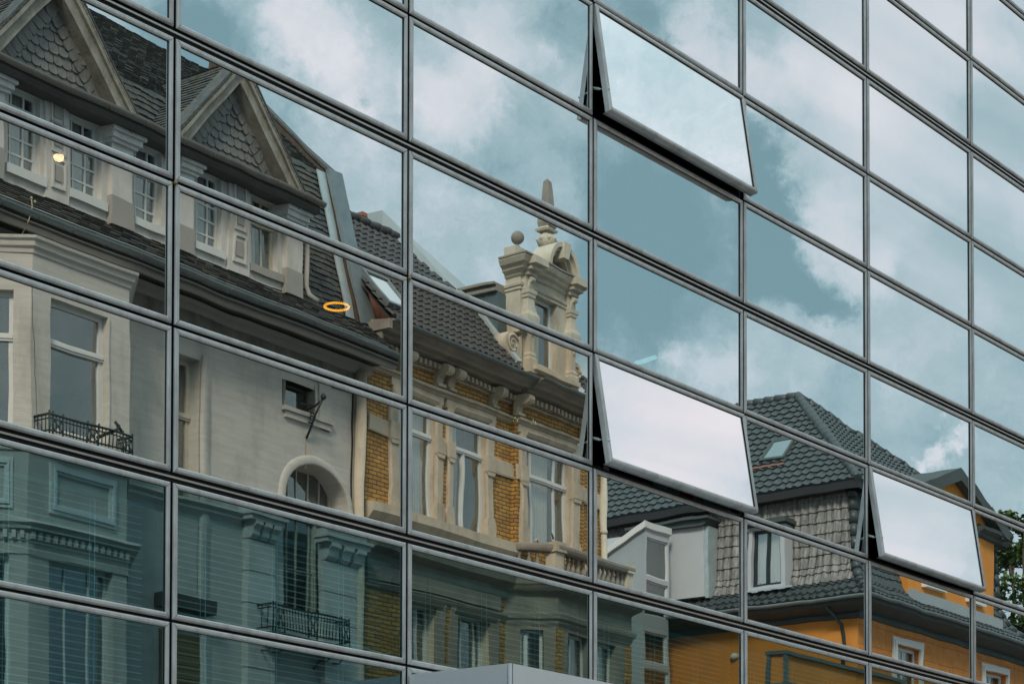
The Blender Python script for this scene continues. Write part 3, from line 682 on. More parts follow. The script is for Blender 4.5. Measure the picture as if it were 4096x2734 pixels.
for i, (s0, s1, h0, h1) in enumerate(rects+extra):
    if i == 4: win(H1, s0, s1, h0, h1, AT-.12, bv=(.22, .6), bh=(), fw=.055, fm='framey', cur=((0, .55, 0),), transom=.66, label='brown framed attic window, rightmost')
    else: win(H1, s0, s1, h0, h1, AT-.12, bv=(.22, .62), bh=(.18, .39, .60, .80), fw=.06, cur=((0, .18, 0), (.24, .72, 0)), bar=.035)
    MB().box(s0-.06, s1+.09, AT-.1, AT+.07, h0-.17, h0-.02).build('window_sill', M['frame'] if i != 4 else M['plinth'], H1)
# panelled piers between paired windows
for (xl, xr) in ((180, 276), (918, 995)):
    s0 = HF.px(xl, 760 if xl < 500 else 1000, AT+.03)[0]; s1 = HF.px(xr, 790 if xl < 500 else 1040, AT+.03)[0]; m_ = (s0+s1)/2; hwid = (s1-s0)/2
    b = MB().box(s0, s1, AT, AT+.05, hf+.02, hu)
    for z in (16.12, 16.75, 17.25):
        z0, z1, a = z-.27, z+.27, hwid*.60
        for (x0_, x1_, y0_, y1_) in ((m_-a, m_+a, z0, z0+.04), (m_-a, m_+a, z1-.04, z1), (m_-a, m_-a+.04, z0+.04, z1-.04), (m_+a-.04, m_+a, z0+.04, z1-.04)): b.box(x0_, x1_, AT+.05, AT+.085, y0_, y1_)
        b.box(m_-a*.55, m_+a*.55, AT+.05, AT+.07, z0+.13, z1-.13, 1)
    b.build('panelled_pier', [M['whitep'], M['plinth']], H1)
# pilasters with base and capital
for (xl, xr, yb) in ((445, 529, 880), (720, 773, 960), (1139, 1205, 1150), (-60, 12, 640)):
    s0 = HF.px(xl, yb, AT+.1)[0]; s1 = HF.px(xr, yb+12, AT+.1)[0]
    b = MB().box(s0, s1, AT, AT+.12, hf+.02, hu-.2).box(s0-.02, s1+.02, AT, AT+.135, hf-.02, hf+.48, 1)
    b.box(s0-.02, s1+.02, AT, AT+.16, hu-.62, hu-.56).box(s0-.0, s1+.0, AT, AT+.13, hu-.56, hu-.42).box(s0-.06, s1+.06, AT, AT+.20, hu-.42, hu-.36).box(s0-.10, s1+.10, AT, AT+.26, hu-.36, hu-.26).box(s0-.14, s1+.14, AT, AT+.32, hu-.26, hu-.15)
    b.build('attic_pilaster', [M['whitep'], M['plinth']], H1)
# upper eaves
su_r = HF.px(1302, 840, .62)[0]
b = MB().ext([(AT, hu-.16), (.50, hu-.20), (.56, hu-.14), (.54, hu+.02), (AT-.4, hu+.10)], SL, su_r-.05); b.build('upper_soffit', M['soffit'], H1)
b = MB().ext(gutter(.62, hu+.01, .085), SL, su_r)
for k in range(16): b.tube([(SL+.9*k+.4, .62+.09*math.cos(a), hu+.01+.09*math.sin(a)) for a in [math.pi+math.pi*i/6 for i in range(7)]], .009, 5)
b.build('upper_gutter', mat('old brown gutter', (.20, .18, .155), .6, .2, .2), H1)
# --- two gables, bargeboards, shingled faces and little roofs running back
def gable(xa, ya, half, apex_h, idx):
    o_ = .42
    sa = xa; hb = hu+.08; H = apex_h-hb
    G = MB()
    # face (shingled) is set back behind the bargeboards
    fo = .16
    G.face([(sa-half, fo, hb), (sa+half, fo, hb), (sa, fo, apex_h)], 0)
    scales(G, Vector((sa-half, fo+.004, hb+.10)), Vector((1, 0, 0)), Vector((0, 0, 1)), Vector((0, 1, 0)), .215, .185, lambda u, v: abs(u-half) < (half-.18)*(1-(v+.10)/H)-.07, H-.1, 0, idx)
    # border shingles that run up under the boards
    for sg in (-1, 1):
        U = Vector((-sg*half, 0, H)); ln = U.length; U.normalize(); V = Vector((sg*H, 0, half)).normalized()*-1
        scales(G, Vector((sa+sg*half, fo+.028, hb)) + V*(.42), U, -V, Vector((0, 1, 0)), .20, .20, lambda u, v: .3 < u < ln-.15 and v < .19, .3, 0, idx+5)
    G.build('shingled_face', M['slatel'], H1)
    bb = MB()
    for sg in (-1, 1):
        U = Vector((-sg*half, 0, H)); ln = U.length; U.normalize(); W = Vector((sg*H, 0, half)).normalized()   # outward (upper) normal in the s-h plane
        base = Vector((sa+sg*half, 0, hb))
        def bd(t0, t1, w0, w1, y0, y1, mi):
            q = [base+U*t0+W*w0, base+U*t1+W*w0, base+U*t1+W*w1, base+U*t0+W*w1]
            bb.loft([[(p.x, y0, p.z) for p in q], [(p.x, y1, p.z) for p in q]], mi)
        bd(-.30, ln+.02, -.13, .13, .16, .44, 0)          # board
        bd(-.30, ln+.05, .05, .17, .40, .50, 0)           # raised moulding
        bd(-.30, ln+.08, .17, .20, .10, .52, 1)           # slate edge / lead cap
    bb.build('bargeboard', [M['wood'], M['slate']], H1)
    rf = MB()
    for sg in (-1, 1):
        U = Vector((-sg*half, 0, H)); ln = U.length; U.normalize(); W = Vector((sg*H, 0, half)).normalized()
        base = Vector((sa+sg*half*1.12, .50, hb-H*.12))+W*.13
        courses(rf, base, Vector((0, -1, 0)), U, W, lambda v: (0.0, 1.2+v*1.15), ln*1.12+.2, .13, .24, .02, 0, 1, .012, rag=.012, seed=idx+sg)
        rf.face([base, base+U*(ln*1.12+.2), base+U*(ln*1.12+.2)+Vector((0, -4.2, 0)), base+Vector((0, -1.2, 0))])
    rf.tube([(sa, .5, apex_h+.19), (sa, -3.8, apex_h+.19)], .05, 6)
    rf.build('gable_roof', M['slate'], H1)
sB, hB = HF.px(946, 296, .50)
half = HF.px(1240, 790, .50)[0]-sB-.05
sAr = HF.px(580, 505, .46)[0]
gable(-6.83, 0, 1.63, 19.41, 11); gable(-11.5, 0, 1.63, 19.41, 23); gable(-16.2, 0, 1.63, 19.41, 31)
# --- main roof: steep slate slope to the knee, then flatter up to the ridge
e0 = (.02, hf-.05); kn = HF.pe(1311, 700, SE-.12); up = HF.pe(833, 282, SE-.12)
prof = [(AT-.30, hf+.15), kn, up]
b = MB()
for (p0, p1) in ((prof[0], prof[1]), (prof[1], prof[2])):
    P = Vector((0, p0[0], p0[1])); V = Vector((0, p1[0]-p0[0], p1[1]-p0[1])); vl = V.length; V.normalize(); N_ = Vector((0, V.z, -V.y))
    if N_.z < 0: N_ = -N_
    courses(b, P, Vector((1, 0, 0)), V, N_, lambda v: (SL, SE-.1), vl, .135, .22, .022, 0, 1, .02, rag=.018, seed=9)
    b.face([P+Vector((SL, 0, 0)), P+Vector((SE-.1, 0, 0)), P+V*vl+Vector((SE-.1, 0, 0)), P+V*vl+Vector((SL, 0, 0))])
b.face([(SL, prof[2][0], prof[2][1]), (SE-.1, prof[2][0], prof[2][1]), (SE-.1, -9, hg), (SL, -9, hg)])
b.build('main_roof', M['slate'], H1)
# party wall that rises above the slope, capped with zinc
b = MB(); W0 = SE-.22; W1 = SE+.02
prof2 = [(.12, hf-.35), (kn[0]+.10, kn[1]+.05), (up[0], up[1]+.30), (up[0]-.4, up[1]), (-3.5, hf-.35)]
prof2 = [(.02, hf-.05), (-.02, hf+.10), (kn[0]+.08, kn[1]+.02), (up[0]+.1, up[1]+.25), (up[0], up[1]-.5), (-3.0, hf-.4), (.0, hf-.4)]
b.ext(prof2, W0, W1, 0); b.build('party_wall', mat('mossy mortar', (.075, .052, .036), .95, 0, .35, 5), H1)
b = MB()
def cap(p0, p1, wd, th, mi=0):
    d = Vector((0, p1[0]-p0[0], p1[1]-p0[1])); d.normalize(); n_ = Vector((0, d.z, -d.y)); n_ = n_ if n_.z > 0 or n_.y > 0 else -n_
    q = [Vector((0, p0[0], p0[1])), Vector((0, p1[0], p1[1])), Vector((0, p1[0], p1[1]))+n_*th, Vector((0, p0[0], p0[1]))+n_*th]
    b.loft([[(x, p.y, p.z) for p in q] for x in (W0-wd*.2, W1+wd)], mi)
cap((.06, hf+.02), (kn[0]+.10, kn[1]+.06), .16, .07); cap((kn[0]+.11, kn[1]+.04), (up[0]+.1, up[1]+.26), .03, .05, 1)
# lead apron against the slates
b.box(W0-.40, W0-.12, 0, 0, 0, 0)
b.build('zinc_capping', [M['zinc'], M['slate']], H1)
b = MB()
for (p0, p1) in ((prof[0], prof[1]),):
    P = Vector((0, p0[0]+.06, p0[1])); V = Vector((0, p1[0]-p0[0], p1[1]-p0[1]))
    b.loft([[P+Vector((x, 0, 0)), P+V+Vector((x, 0, 0)), P+V+Vector((x, .03, 0)), P+Vector((x, .03, 0))] for x in (W0-.30, W0-.02)])
b.build('zinc_apron', M['zincb'], H1)
# snow-white lead in the valley right of gable A
b = MB()
vs, vo = sAr+.10, .2
b.face([(sAr+.05, .1, hu+.15), (sAr+.45, .1, hu+.12), (sAr-.10, -1.2, hu+1.25), (sAr-.35, -1.2, hu+1.35)])
b.build('valley_lead', M['zincb'], H1)
# downpipe beside the last pilaster
x_ = HF.px(1222, 1100, AT+.05)[0]
MB().tube([(x_, AT+.08, hu-.25), (x_, AT+.08, hf+.30), (x_+.02, AT+.14, hf+.12), (x_+.12, AT+.30, hf-.02)], .05, 8).build('downpipe', M['plinth'], H1)

# --- the bay window
BO = 1.0
sb0 = HF.px(131, 948, BO)[0]; sb1 = HF.px(522, 1100, BO)[0]; hbt = HF.px(131, 948, BO)[1]
BY = empty('bay', (0, 0, 0), 0, None, None, None, H1) if False else H1
cut = BO*.62   # facets splay back
wfr = rc(HF, BO, 201, 430, (201, 1187), (215, 1712))
wlo = rc(HF, BO, 201, 468, (201, 2233), (201, 3300)); wlo = (wlo[0], wlo[1]-.1, 3.0, wlo[3])
def bay_plan(e): return [(sb0-BO-e*.4, 0), (sb0-e*.4, BO+e), (sb1+e*.4, BO+e), (sb1+BO+e*.4, 0)]
b = MB(); b.wall(sb0, sb1, 0, hbt-.2, [wfr, wlo], BO, .22)
b.build('bay_front', M['render'], H1)
TL = Matrix.Translation((sb0-BO, 0, 0)) @ Matrix.Rotation(R(45), 4, 'Z')
TR = Matrix.Translation((sb1, BO, 0)) @ Matrix.Rotation(R(-45), 4, 'Z')
fl = BO*math.sqrt(2)
def on(T, mb): mb.v = [tuple(T @ Vector(p)) for p in mb.v]; return mb
lh = [(.45, fl-.30, wfr[2]-.05, wfr[3]+.02), (.35, fl-.32, 3.0, wlo[3])]
for T, hs in ((TL, lh), (TR, lh)):
    b = MB(); b.wall(0, fl, 0, hbt-.2, hs, 0, .22); on(T, b).build('bay_side', M['render'], H1)
    win(H1, hs[0][0], hs[0][1], hs[0][2], hs[0][3], -.14, fw=.08, T=T, transom=.66, cur=((0, .5, 0),), label='window in the side of the bay')
    win(H1, hs[1][0], hs[1][1], hs[1][2], hs[1][3], -.14, fw=.08, T=T)
win(H1, wfr[0]-.02, wfr[1], wfr[2], wfr[3], BO-.14, fw=.085, transom=.68, label='wide window in the front of the bay')
win(H1, wlo[0], wlo[1], wlo[2], wlo[3], BO-.16, fw=.07, bv=(.35, .7), fm='frame', label='dark lower window of the bay')
def mould(par, prof, name, m_, dent=None):
    "moulding carried round the bay; prof (outwardness, h)"
    b = MB(); rings = []
    for k in range(4):
        ring = []
        for o_, h in prof:
            pl = [(sb0-BO-o_*.0-.414*o_*0-o_*.7, -.02), (sb0-.414*o_, BO+o_), (sb1+.414*o_, BO+o_), (sb1+BO+o_*.7, -.02)]
            ring.append((*pl[k], h))
        rings.append(ring)
    b.loft(rings, 0, False, close=False)
    if dent:
        o_, h0, h1, st = dent
        s = sb0
        while s < sb1-.05: b.box(s, s+st*.5, BO, BO+o_, h0, h1, 1); s += st
        q = MB(); x = 0.05
        while x < fl-.04: q.box(x, x+st*.5, 0, o_, h0, h1, 1); x += st
        on(TL, q); off = len(b.v); b.v += q.v; b.f += [tuple(i+off for i in f) for f in q.f]; b.m += q.m; b.sm += q.sm
    return b.build(name, [m_, M['whitep']], par)
mould(H1, [(0, hbt-.28), (.03, hbt-.26), (.04, hbt-.20), (.09, hbt-.16), (.10, hbt-.08), (.15, hbt-.05), (.16, hbt), (0, hbt+.04), (-.9, hbt+.10)], 'bay_cornice', M['render'])
hc = HF.px(140, 2084, BO+.2)[1]
mould(H1, [(0, hc-.52), (.03, hc-.52), (.03, hc-.30), (.06, hc-.28), (.06, hc-.12), (.16, hc-.10), (.18, hc-.03), (.25, hc), (.22, hc+.05), (.0, hc+.12)], 'dentil_cornice', M['render'], (.13, hc-.26, hc-.13, .155))
hs = HF.px(131, 1790, BO)[1]
mould(H1, [(0, hs-.05), (.05, hs-.04), (.05, hs), (0, hs+.03)], 'bay_string', M['render'])
# spandrel panels between the floors
for (T, a0, a1) in ((None, HF.px(201, 2000, BO)[0], HF.px(469, 2060, BO)[0]), (TL, .25, fl-.25)):
    z1 = HF.px(201, 1850, BO)[1]; z0 = HF.px(201, 2048, BO)[1]; b = MB()
    for wdt, t in ((.0, .045), (.06, .075), (.11, .04)):
        b.box(a0+wdt, a1-wdt, 0, t, z0+wdt, z0+wdt+.05).box(a0+wdt, a1-wdt, 0, t, z1-wdt-.05, z1-wdt).box(a0+wdt, a0+wdt+.05, 0, t, z0+wdt+.05, z1-wdt-.05).box(a1-wdt-.05, a1-wdt, 0, t, z0+wdt+.05, z1-wdt-.05)
    if T: on(T, b)
    else: b.v = [(x, y+BO, z) for x, y, z in b.v]
    b.build('spandrel_panel', M['frame'], H1)
# surround, sill and iron flower railing of the wide window
b = MB().box(wfr[0]-.04, wfr[1]+.30, BO, BO+.16, wfr[2]-.22, wfr[2]-.12).box(wfr[1]+.0, wfr[1]+.02, BO, BO+.03, wfr[2], wfr[3]); b.build('window_sill', M['render'], H1)
g0 = HF.px(180, 1642, BO+.38); g1 = HF.px(530, 1725, BO+.38)
railing(H1, g0[0]+.1, g1[0], BO, BO+.38, g0[1]-.30, g0[1], 24, 'flower_railing')
b = MB().tube([(wfr[1]-.55, BO+.34, wfr[2]-.05), (wfr[1]-.12, BO+.34, wfr[2]+.16), (wfr[1]-.06, BO+.34, wfr[2]+.26)], .03, 6).tube([(wfr[1]-.16, BO+.34, wfr[2]+.30), (wfr[1]+.02, BO+.34, wfr[2]+.14)], .03, 6)
tag(b.build('curved_bracket', M['iron'], H1))
# hanging cable on the parapet of the bay and the crack in the render
h_ = hbt-.62; b = MB(); pts = []
for k in range(17): s = sb0+(sb1-sb0)*k/16; pts.append((s, BO+.03, h_-.03*math.sin(k*.9)+.01*(k % 3)))
b.tube([(sb0-BO*.8, BO*.2+.03, h_+.0)]+pts, .012, 5); b.build('cable', M['whitep'], H1)
b = MB(); z = hbt-.7; s = HF.px(118, 1400, BO)[0]; pts = []
rr = random.Random(4); sc_ = sb0-.25
pts = [(sb0+.02+rr.uniform(-.02, .02)+.12*k/14, BO+.002, hbt-.75-.17*k) for k in range(16)]
b.tube(pts, .004, 4); b.build('crack', M['gap'], H1)
# two dried flower stalks in the gutter
b = MB(); p0 = HF.px(82, 942, .9); b.tube([(p0[0], .9, p0[1]), (p0[0]+.18, .9, p0[1]+.35), (p0[0]+.26, .9, p0[1]+.60), (p0[0]+.24, .9, p0[1]+.72)], .012, 5)
b.lathe((p0[0]+.24, .9, p0[1]+.74), [(.005, -.03), (.03, 0), (.005, .03)], 7).lathe((p0[0]+.32, .9, p0[1]+.70), [(.005, -.03), (.035, 0), (.005, .03)], 7)
o = b.build('dried_flower', mat('dry stalk', (.42, .36, .24), .9)); o.location = HF.loc; o.rotation_euler = (0, 0, HF.rz)
tag(o, 'dried white flower stalk growing in the gutter of the white house', 'plant')
# drainpipe between bay and recess
x_ = sb1+BO*.72
MB().tube([(x_, .12, hg-.4), (x_, .12, 0)], .05, 8).build('downpipe', M['soffit'], H1)
# big cream pipe at the right end of the front
x_ = HF.px(1441, 1700, .1)[0]
MB().tube([(x_, .12, hg-.3), (x_, .12, 0)], .115, 14).box(x_-.15, x_-.12, 0, .02, 0, hg-.5, 1).build('downpipe', [M['stone'], M['gap']], H1)
# ================================================================== ochre brick house with stone gable
def brick_mat(name, c1, c2, mortar, bw=.27, bh=.090):
    m = bpy.data.materials.new(name); m.use_nodes = True; nt = m.node_tree; N = nt.nodes; L = nt.links; b = N['Principled BSDF']
    tc = N.new('ShaderNodeTexCoord'); sx = N.new('ShaderNodeSeparateXYZ'); L.new(tc.outputs['Object'], sx.inputs[0])
    ad = N.new('ShaderNodeMath'); ad.operation = 'ADD'; L.new(sx.outputs[0], ad.inputs[0]); L.new(sx.outputs[1], ad.inputs[1])
    cx = N.new('ShaderNodeCombineXYZ'); L.new(ad.outputs[0], cx.inputs[0]); L.new(sx.outputs[2], cx.inputs[1])
    bt = N.new('ShaderNodeTexBrick'); bt.inputs['Scale'].default_value = 1; bt.inputs['Brick Width'].default_value = bw; bt.inputs['Row Height'].default_value = bh
    bt.inputs['Mortar Size'].default_value = .011; bt.inputs['Mortar Smooth'].default_value = .25; bt.inputs['Bias'].default_value = -.2
    bt.inputs['Color1'].default_value = (*c1, 1); bt.inputs['Color2'].default_value = (*c2, 1); bt.inputs['Mortar'].default_value = (*mortar, 1)
    L.new(cx.outputs[0], bt.inputs['Vector'])
    n = N.new('ShaderNodeTexNoise'); n.inputs['Scale'].default_value = 2.2; n.inputs['Detail'].default_value = 9; n.inputs['Roughness'].default_value = .7; L.new(tc.outputs['Object'], n.inputs['Vector'])
    mr = N.new('ShaderNodeMapRange'); mr.inputs['From Min'].default_value = .3; mr.inputs['From Max'].default_value = .7; mr.inputs['To Min'].default_value = .68; mr.inputs['To Max'].default_value = 1.2; L.new(n.outputs['Fac'], mr.inputs[0])
    sc = N.new('ShaderNodeVectorMath'); sc.operation = 'SCALE'; L.new(bt.outputs['Color'], sc.inputs[0]); L.new(mr.outputs[0], sc.inputs['Scale']); L.new(sc.outputs[0], b.inputs['Base Color'])
    bp = N.new('ShaderNodeBump'); bp.inputs['Strength'].default_value = .8; bp.inputs['Distance'].default_value = .008; bp.invert = True; L.new(bt.outputs['Fac'], bp.inputs['Height']); L.new(bp.outputs[0], b.inputs['Normal'])
    b.inputs['Roughness'].default_value = .75; return m
M['ochre'] = brick_mat('ochre glazed brick', (.51, .28, .07), (.33, .17, .045), (.05, .04, .028))
M['tile'] = mat('dark brown roof tile', (.042, .038, .035), .6, 0, .6, 7, dark=(.03, .035, .035), dscale=2.5, damt=.6)
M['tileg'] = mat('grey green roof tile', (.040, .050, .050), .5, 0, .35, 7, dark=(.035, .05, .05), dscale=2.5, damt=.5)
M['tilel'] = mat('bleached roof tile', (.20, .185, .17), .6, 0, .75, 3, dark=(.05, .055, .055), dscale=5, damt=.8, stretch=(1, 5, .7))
M['lead'] = mat('dark lead sheet', (.10, .135, .14), .5, .2, .15, 2)
M['white_sheet'] = mat('pale painted sheet', (.36, .40, .41), .6, 0, .08, 2)
Y = empty('brick_house', HF.loc, HF.rz, 'ochre brick house with sandstone trim, stone gable and balcony, in the middle of the reflection', 'house')
sR = HF.px(2405, 2100, 0)[0]; PR = .12; sP = 2.90; sQ = HF.px(2340, 2060, PR)[0]
hY = 15.72
w1 = (-1.33, -.04, 12.02, 14.53); w2 = (.60, 1.86, 12.02, 14.57); w3 = (HF.px(2102, 1950, PR)[0], HF.px(2285, 1990, PR)[0], 12.0, 14.55)
v1 = (-.90, -.02, 8.6, 10.15); v2 = (.78, 2.0, 8.6, 10.15)
b = MB(); b.wall(SE+.02, sP, 0, hY-.3, [w1, w2, v1, v2], 0, .30, 0, 1); b.wall(sQ, sR, 0, hY-.3, [], 0)
b.wall(sP, sQ, 0, hY-.3, [w3], PR, .40, 0, 1); b.face([(sP, 0, 0), (sP, PR, 0), (sP, PR, hY-.3), (sP, 0, hY-.3)]); b.face([(sQ, 0, 0), (sQ, 0, hY-.3), (sQ, PR, hY-.3), (sQ, PR, 0)])
b.face([(sR, 0, 0), (sR, -10, 0), (sR, -10, hY), (sR, 0, hY)]); b.face([(SE+.02, 0, 0), (SE+.02, 0, hY), (SE+.02, -10, hY), (SE+.02, -10, 0)]); b.face([(SE, -10, 0), (SE, -10, hY), (sR, -10, hY), (sR, -10, 0)])
b.build('brick_wall', [M['ochre'], M['stone']], Y)
def seg(prof, a, c, nm, m_, mi=0):
    return MB().ext(prof, a, c, mi).build(nm, m_, Y)
# windows of the main floor
win(Y, *w1, -.10, fw=.075, transom=.72, meet=.42, cur=((0, .98, .0),), label='tall window left of the brick strip')
win(Y, *w2, -.10, fw=.075, transom=.70, meet=.42, cur=((0, .45, 0),), label='tall window between two stone jambs')
win(Y, *w3, PR-.14, fw=.075, bv=(.22, .74), transom=.68, bar=.09, cur=((0, .70, 0),), label='wide three-part window behind the balcony')
win(Y, *v1, -.22, fw=.07, meet=.55, label='lower window half hidden by the blind'); win(Y, *v2, -.22, fw=.07, bv=(.38, .8), bar=.06, label='lower window beside the projecting bay')
# stone jambs with a shouldered foot and a bead at transom height
def jamb(x0, x1, z0, z1, o, zi, side, low=False):
    b = MB(); ch = .05; w = x1-x0
    b.ext([(x0, o), (x0, o+.05), (x0+ch*.6, o+.075), (x1-ch*.6, o+.075), (x1, o+.05), (x1, o)], z0+.42, z1, ax='z')
    b.box(x0-.03, x1+.03, o, o+.10, z0, z0+.30); b.ext([(x0-.03, z0+.30), (x1+.03, z0+.30), (x1, z0+.44), (x0, z0+.44)], o, o+.09, ax='y')
    if zi: b.box(x0-.02, x1+.02, o, o+.12, zi-.18, zi+.18); b.ext([(x0-.02, zi-.18), (x1+.02, zi-.18), (x1-.02, zi-.28), (x0+.02, zi-.28)], o, o+.11, ax='y')
    return b.build('stone_jamb', M['stone'], Y)
zi = 13.68
for x0, x1, o in ((-1.62, -1.34, 0), (-.03, .22, 0), (.40, .60, 0), (1.87, 2.14, 0), (w3[0]-.24, w3[0]-.01, PR), (w3[1]+.01, w3[1]+.34, PR)):
    jamb(x0, x1, 12.0, 14.62, o, zi, 0)
for (a, c, o) in ((SE+.03, -1.64, 0), (.24, .38, 0), (2.16, sP, 0), (sP, w3[0]-.26, PR), (w3[1]+.36, sQ, PR), (sQ, sR, 0)):
    seg([(o, zi-.17), (o+.05, zi-.17), (o+.06, zi-.13), (o+.06, zi+.15), (o, zi+.19)], a, c, 'impost_band', M['stone'])
# lintel zone, string course
for (a, c, o) in ((SE+.03, sP, 0), (sP, sQ, PR), (sQ, sR, 0)):
    e = .012
    seg([(o, 14.80), (o+.05, 14.82), (o+.07, 14.86), (o+.15, 14.88), (o+.15, 14.93), (o+.10, 14.95), (o, 14.98)], a-(e if o else 0), c+(e if o else 0), 'string_course', M['stone'])
for x0, x1, o, (a, c, *_ ) in ((-1.66, .26, 0, w1), (.36, 2.18, 0, w2), (w3[0]-.28, w3[1]+.38, PR, w3)):
    b = MB().box(x0, x1, o, o+.06, 14.62, 14.80)
    b.ext([(o+.0, 14.56), (o+.07, 14.58), (o+.12, 14.66), (o+.12, 14.70), (o+.06, 14.72), (o, 14.72)], a-.02, c+.10); b.build('lintel', M['stone'], Y)
# crowning cornice: brackets, dentils, gutter
def crown(a, c, o):
    h = hY
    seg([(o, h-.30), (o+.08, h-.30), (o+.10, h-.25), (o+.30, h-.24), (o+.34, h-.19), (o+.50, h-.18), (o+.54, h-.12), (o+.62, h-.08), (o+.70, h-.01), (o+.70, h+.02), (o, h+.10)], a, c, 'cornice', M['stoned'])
    b = MB(); s = a+.05
    while s < c-.08: b.box(s, s+.085, o+.02, o+.20, h-.42, h-.305); s += .17
    b.box(a, c, o, o+.05, h-.47, h-.425); b.build('dentils', M['stone'], Y)
    MB().ext(gutter(o+.72, h+.03, .07), a, c).build('gutter', M['zinc'], Y)
crown(SE+.0, sP-.0, 0); crown(sP+.0, sQ, PR); crown(sQ, sR+.1, 0)
# left return of the cornice against the neighbour
MB().box(SE-.10, SE-.004, -.3, .68, hY-.20, hY+.0).box(SE-.06, SE-.004, -.3, .45, hY-.36, hY-.21).box(SE-.04, SE-.004, -.3, .30, hY-.50, hY-.37).build('cornice_return', M['stoned'], Y)
for (xa, xb, ya) in ((1600, 1640, 1440), (1749, 1800, 1440), (1791, 1842, 1470), (1962, 2010, 1540), (2068, 2112, 1580), (2330, 2370, 1700)):
    o = PR if 2046 < xa < 2360 else 0; s = HF.px(xa+8, 1500 if xa < 1900 else 1600, o+.12)[0]; wd = .21
    b = MB(); pr = [(o, 14.97), (o+.13, 14.98), (o+.10, 15.06), (o+.12, 15.15), (o+.20, 15.22)]
    pr += [(o+.30+.135*math.cos(t), 15.31+.12*math.sin(t)) for t in [-1.9+k*.55 for k in range(8)]] + [(o, 15.42)]
    b.ext(pr, s, s+wd); b.box(s-.02, s+wd+.02, o, o+.17, 14.96, 15.02)
    b.build('corbel', M['stone'], Y)
# sill band and heavy ledge above the lower floor
for (a, c, o) in ((SE+.03, 3.03, 0), (sQ, sR, 0)):
    seg([(o, 11.62), (o+.10, 11.66), (o+.22, 11.80), (o+.22, 12.0), (o, 12.05)], a, c, 'sill_band', M['stone'])
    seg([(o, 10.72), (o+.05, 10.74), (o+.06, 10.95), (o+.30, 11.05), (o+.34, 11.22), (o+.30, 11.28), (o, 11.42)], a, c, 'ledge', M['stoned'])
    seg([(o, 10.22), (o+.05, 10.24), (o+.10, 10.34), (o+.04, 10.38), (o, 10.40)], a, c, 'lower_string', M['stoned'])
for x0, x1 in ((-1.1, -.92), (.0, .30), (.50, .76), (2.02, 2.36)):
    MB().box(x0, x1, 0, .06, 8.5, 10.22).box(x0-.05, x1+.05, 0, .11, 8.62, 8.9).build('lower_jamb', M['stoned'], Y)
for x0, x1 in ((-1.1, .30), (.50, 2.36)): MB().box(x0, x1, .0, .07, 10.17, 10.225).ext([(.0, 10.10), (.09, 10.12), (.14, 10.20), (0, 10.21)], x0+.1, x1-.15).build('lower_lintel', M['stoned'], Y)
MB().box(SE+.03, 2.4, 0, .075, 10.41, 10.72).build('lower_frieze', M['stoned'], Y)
# projecting bay with the balcony on top
bo = .85; c0 = HF.px(2229, 2180, bo)[0]; c1 = HF.px(2524, 2255, bo)[0]; a0 = c0-bo; a1 = c1+bo*.4
pl0 = [(a0, 0), (c0, bo), (c1, bo), (a1, 0)]
def bayring(e, h): return [(a0-e*.9, -.01, h), (c0-e*.45, bo+e, h), (c1+e*.75, bo+e, h), (a1+e*1.2, -.01, h)]
def baym(prof, nm, m_): return MB().loft(list(map(list, zip(*[bayring(e, h) for e, h in prof]))), 0, False, close=False, cap=False).build(nm, m_, Y)
TB = Matrix.Translation((a0, 0, 0)) @ Matrix.Rotation(R(45), 4, 'Z'); fl2 = bo*math.sqrt(2)
bw1 = (.34, .92, 7.6, 10.05)
s1_, s2_ = HF.px(2272, 2530, bo)[0], HF.px(2358, 2560, bo)[0]; s3_, s4_ = HF.px(2389, 2570, bo)[0], HF.px(2470, 2610, bo)[0]
fh = [(s1_, s2_, 7.6, 10.05), (s3_, s4_, 7.6, 10.05)]
b = MB(); b.wall(0, fl2, 0, 10.25, [bw1], 0, .25, 1, 1); on(TB, b).build('bay_side', [M['ochre'], M['stoned']], Y)
b = MB(); b.wall(c0, c1, 0, 10.25, fh, bo, .25, 1, 1); b.face([(c1, bo, 0), (a1, 0, 0), (a1, 0, 10.25), (c1, bo, 10.25)]); b.build('bay_front', [M['ochre'], M['stoned']], Y)
win(Y, *bw1, -.16, fw=.06, T=TB, meet=.3, label='narrow window in the side of the bay')
for i, h_ in enumerate(fh): win(Y, h_[0], h_[1], 7.6, 10.05, bo-.18, fw=.06, bv=(.4,), bar=.06, cur=((.35, 1, 0),), label=('left' if i == 0 else 'right')+' window in the front of the bay')
b = MB().box(c0-.02, c0+.20, bo-.2, bo+.03, 6.0, 10.1)
on(TB, MB()).build
b.build('corner_pier', M['ochre'], Y)
MB().box(c1-.22, c1+.02, bo-.1, bo+.03, 6.0, 10.1).build('corner_pier', M['ochre'], Y)
baym([(.0, 10.12), (.05, 10.2), (.06, 10.26), (.12, 10.30), (.14, 10.40), (.04, 10.46), (.03, 10.80), (.10, 10.86), (.22, 10.92), (.30, 11.02), (.34, 11.06), (.34, 11.18), (.22, 11.22), (.05, 11.25), (-.7, 11.25)], 'bay_entablature', M['stoned'])
bi, btop = -.02, 12.0
baym([(bi+.06, 11.84), (bi+.10, 11.86), (bi+.13, 11.92), (bi+.13, 11.98), (bi+.04, 12.03), (bi-.18, 12.03), (bi-.18, 11.84), (bi+.06, 11.84)], 'balustrade_rail', M['stoned'])
baym([(bi+.06, 11.25), (bi+.06, 11.36), (bi-.16, 11.36), (bi-.16, 11.25)], 'balustrade_base', M['stone'])
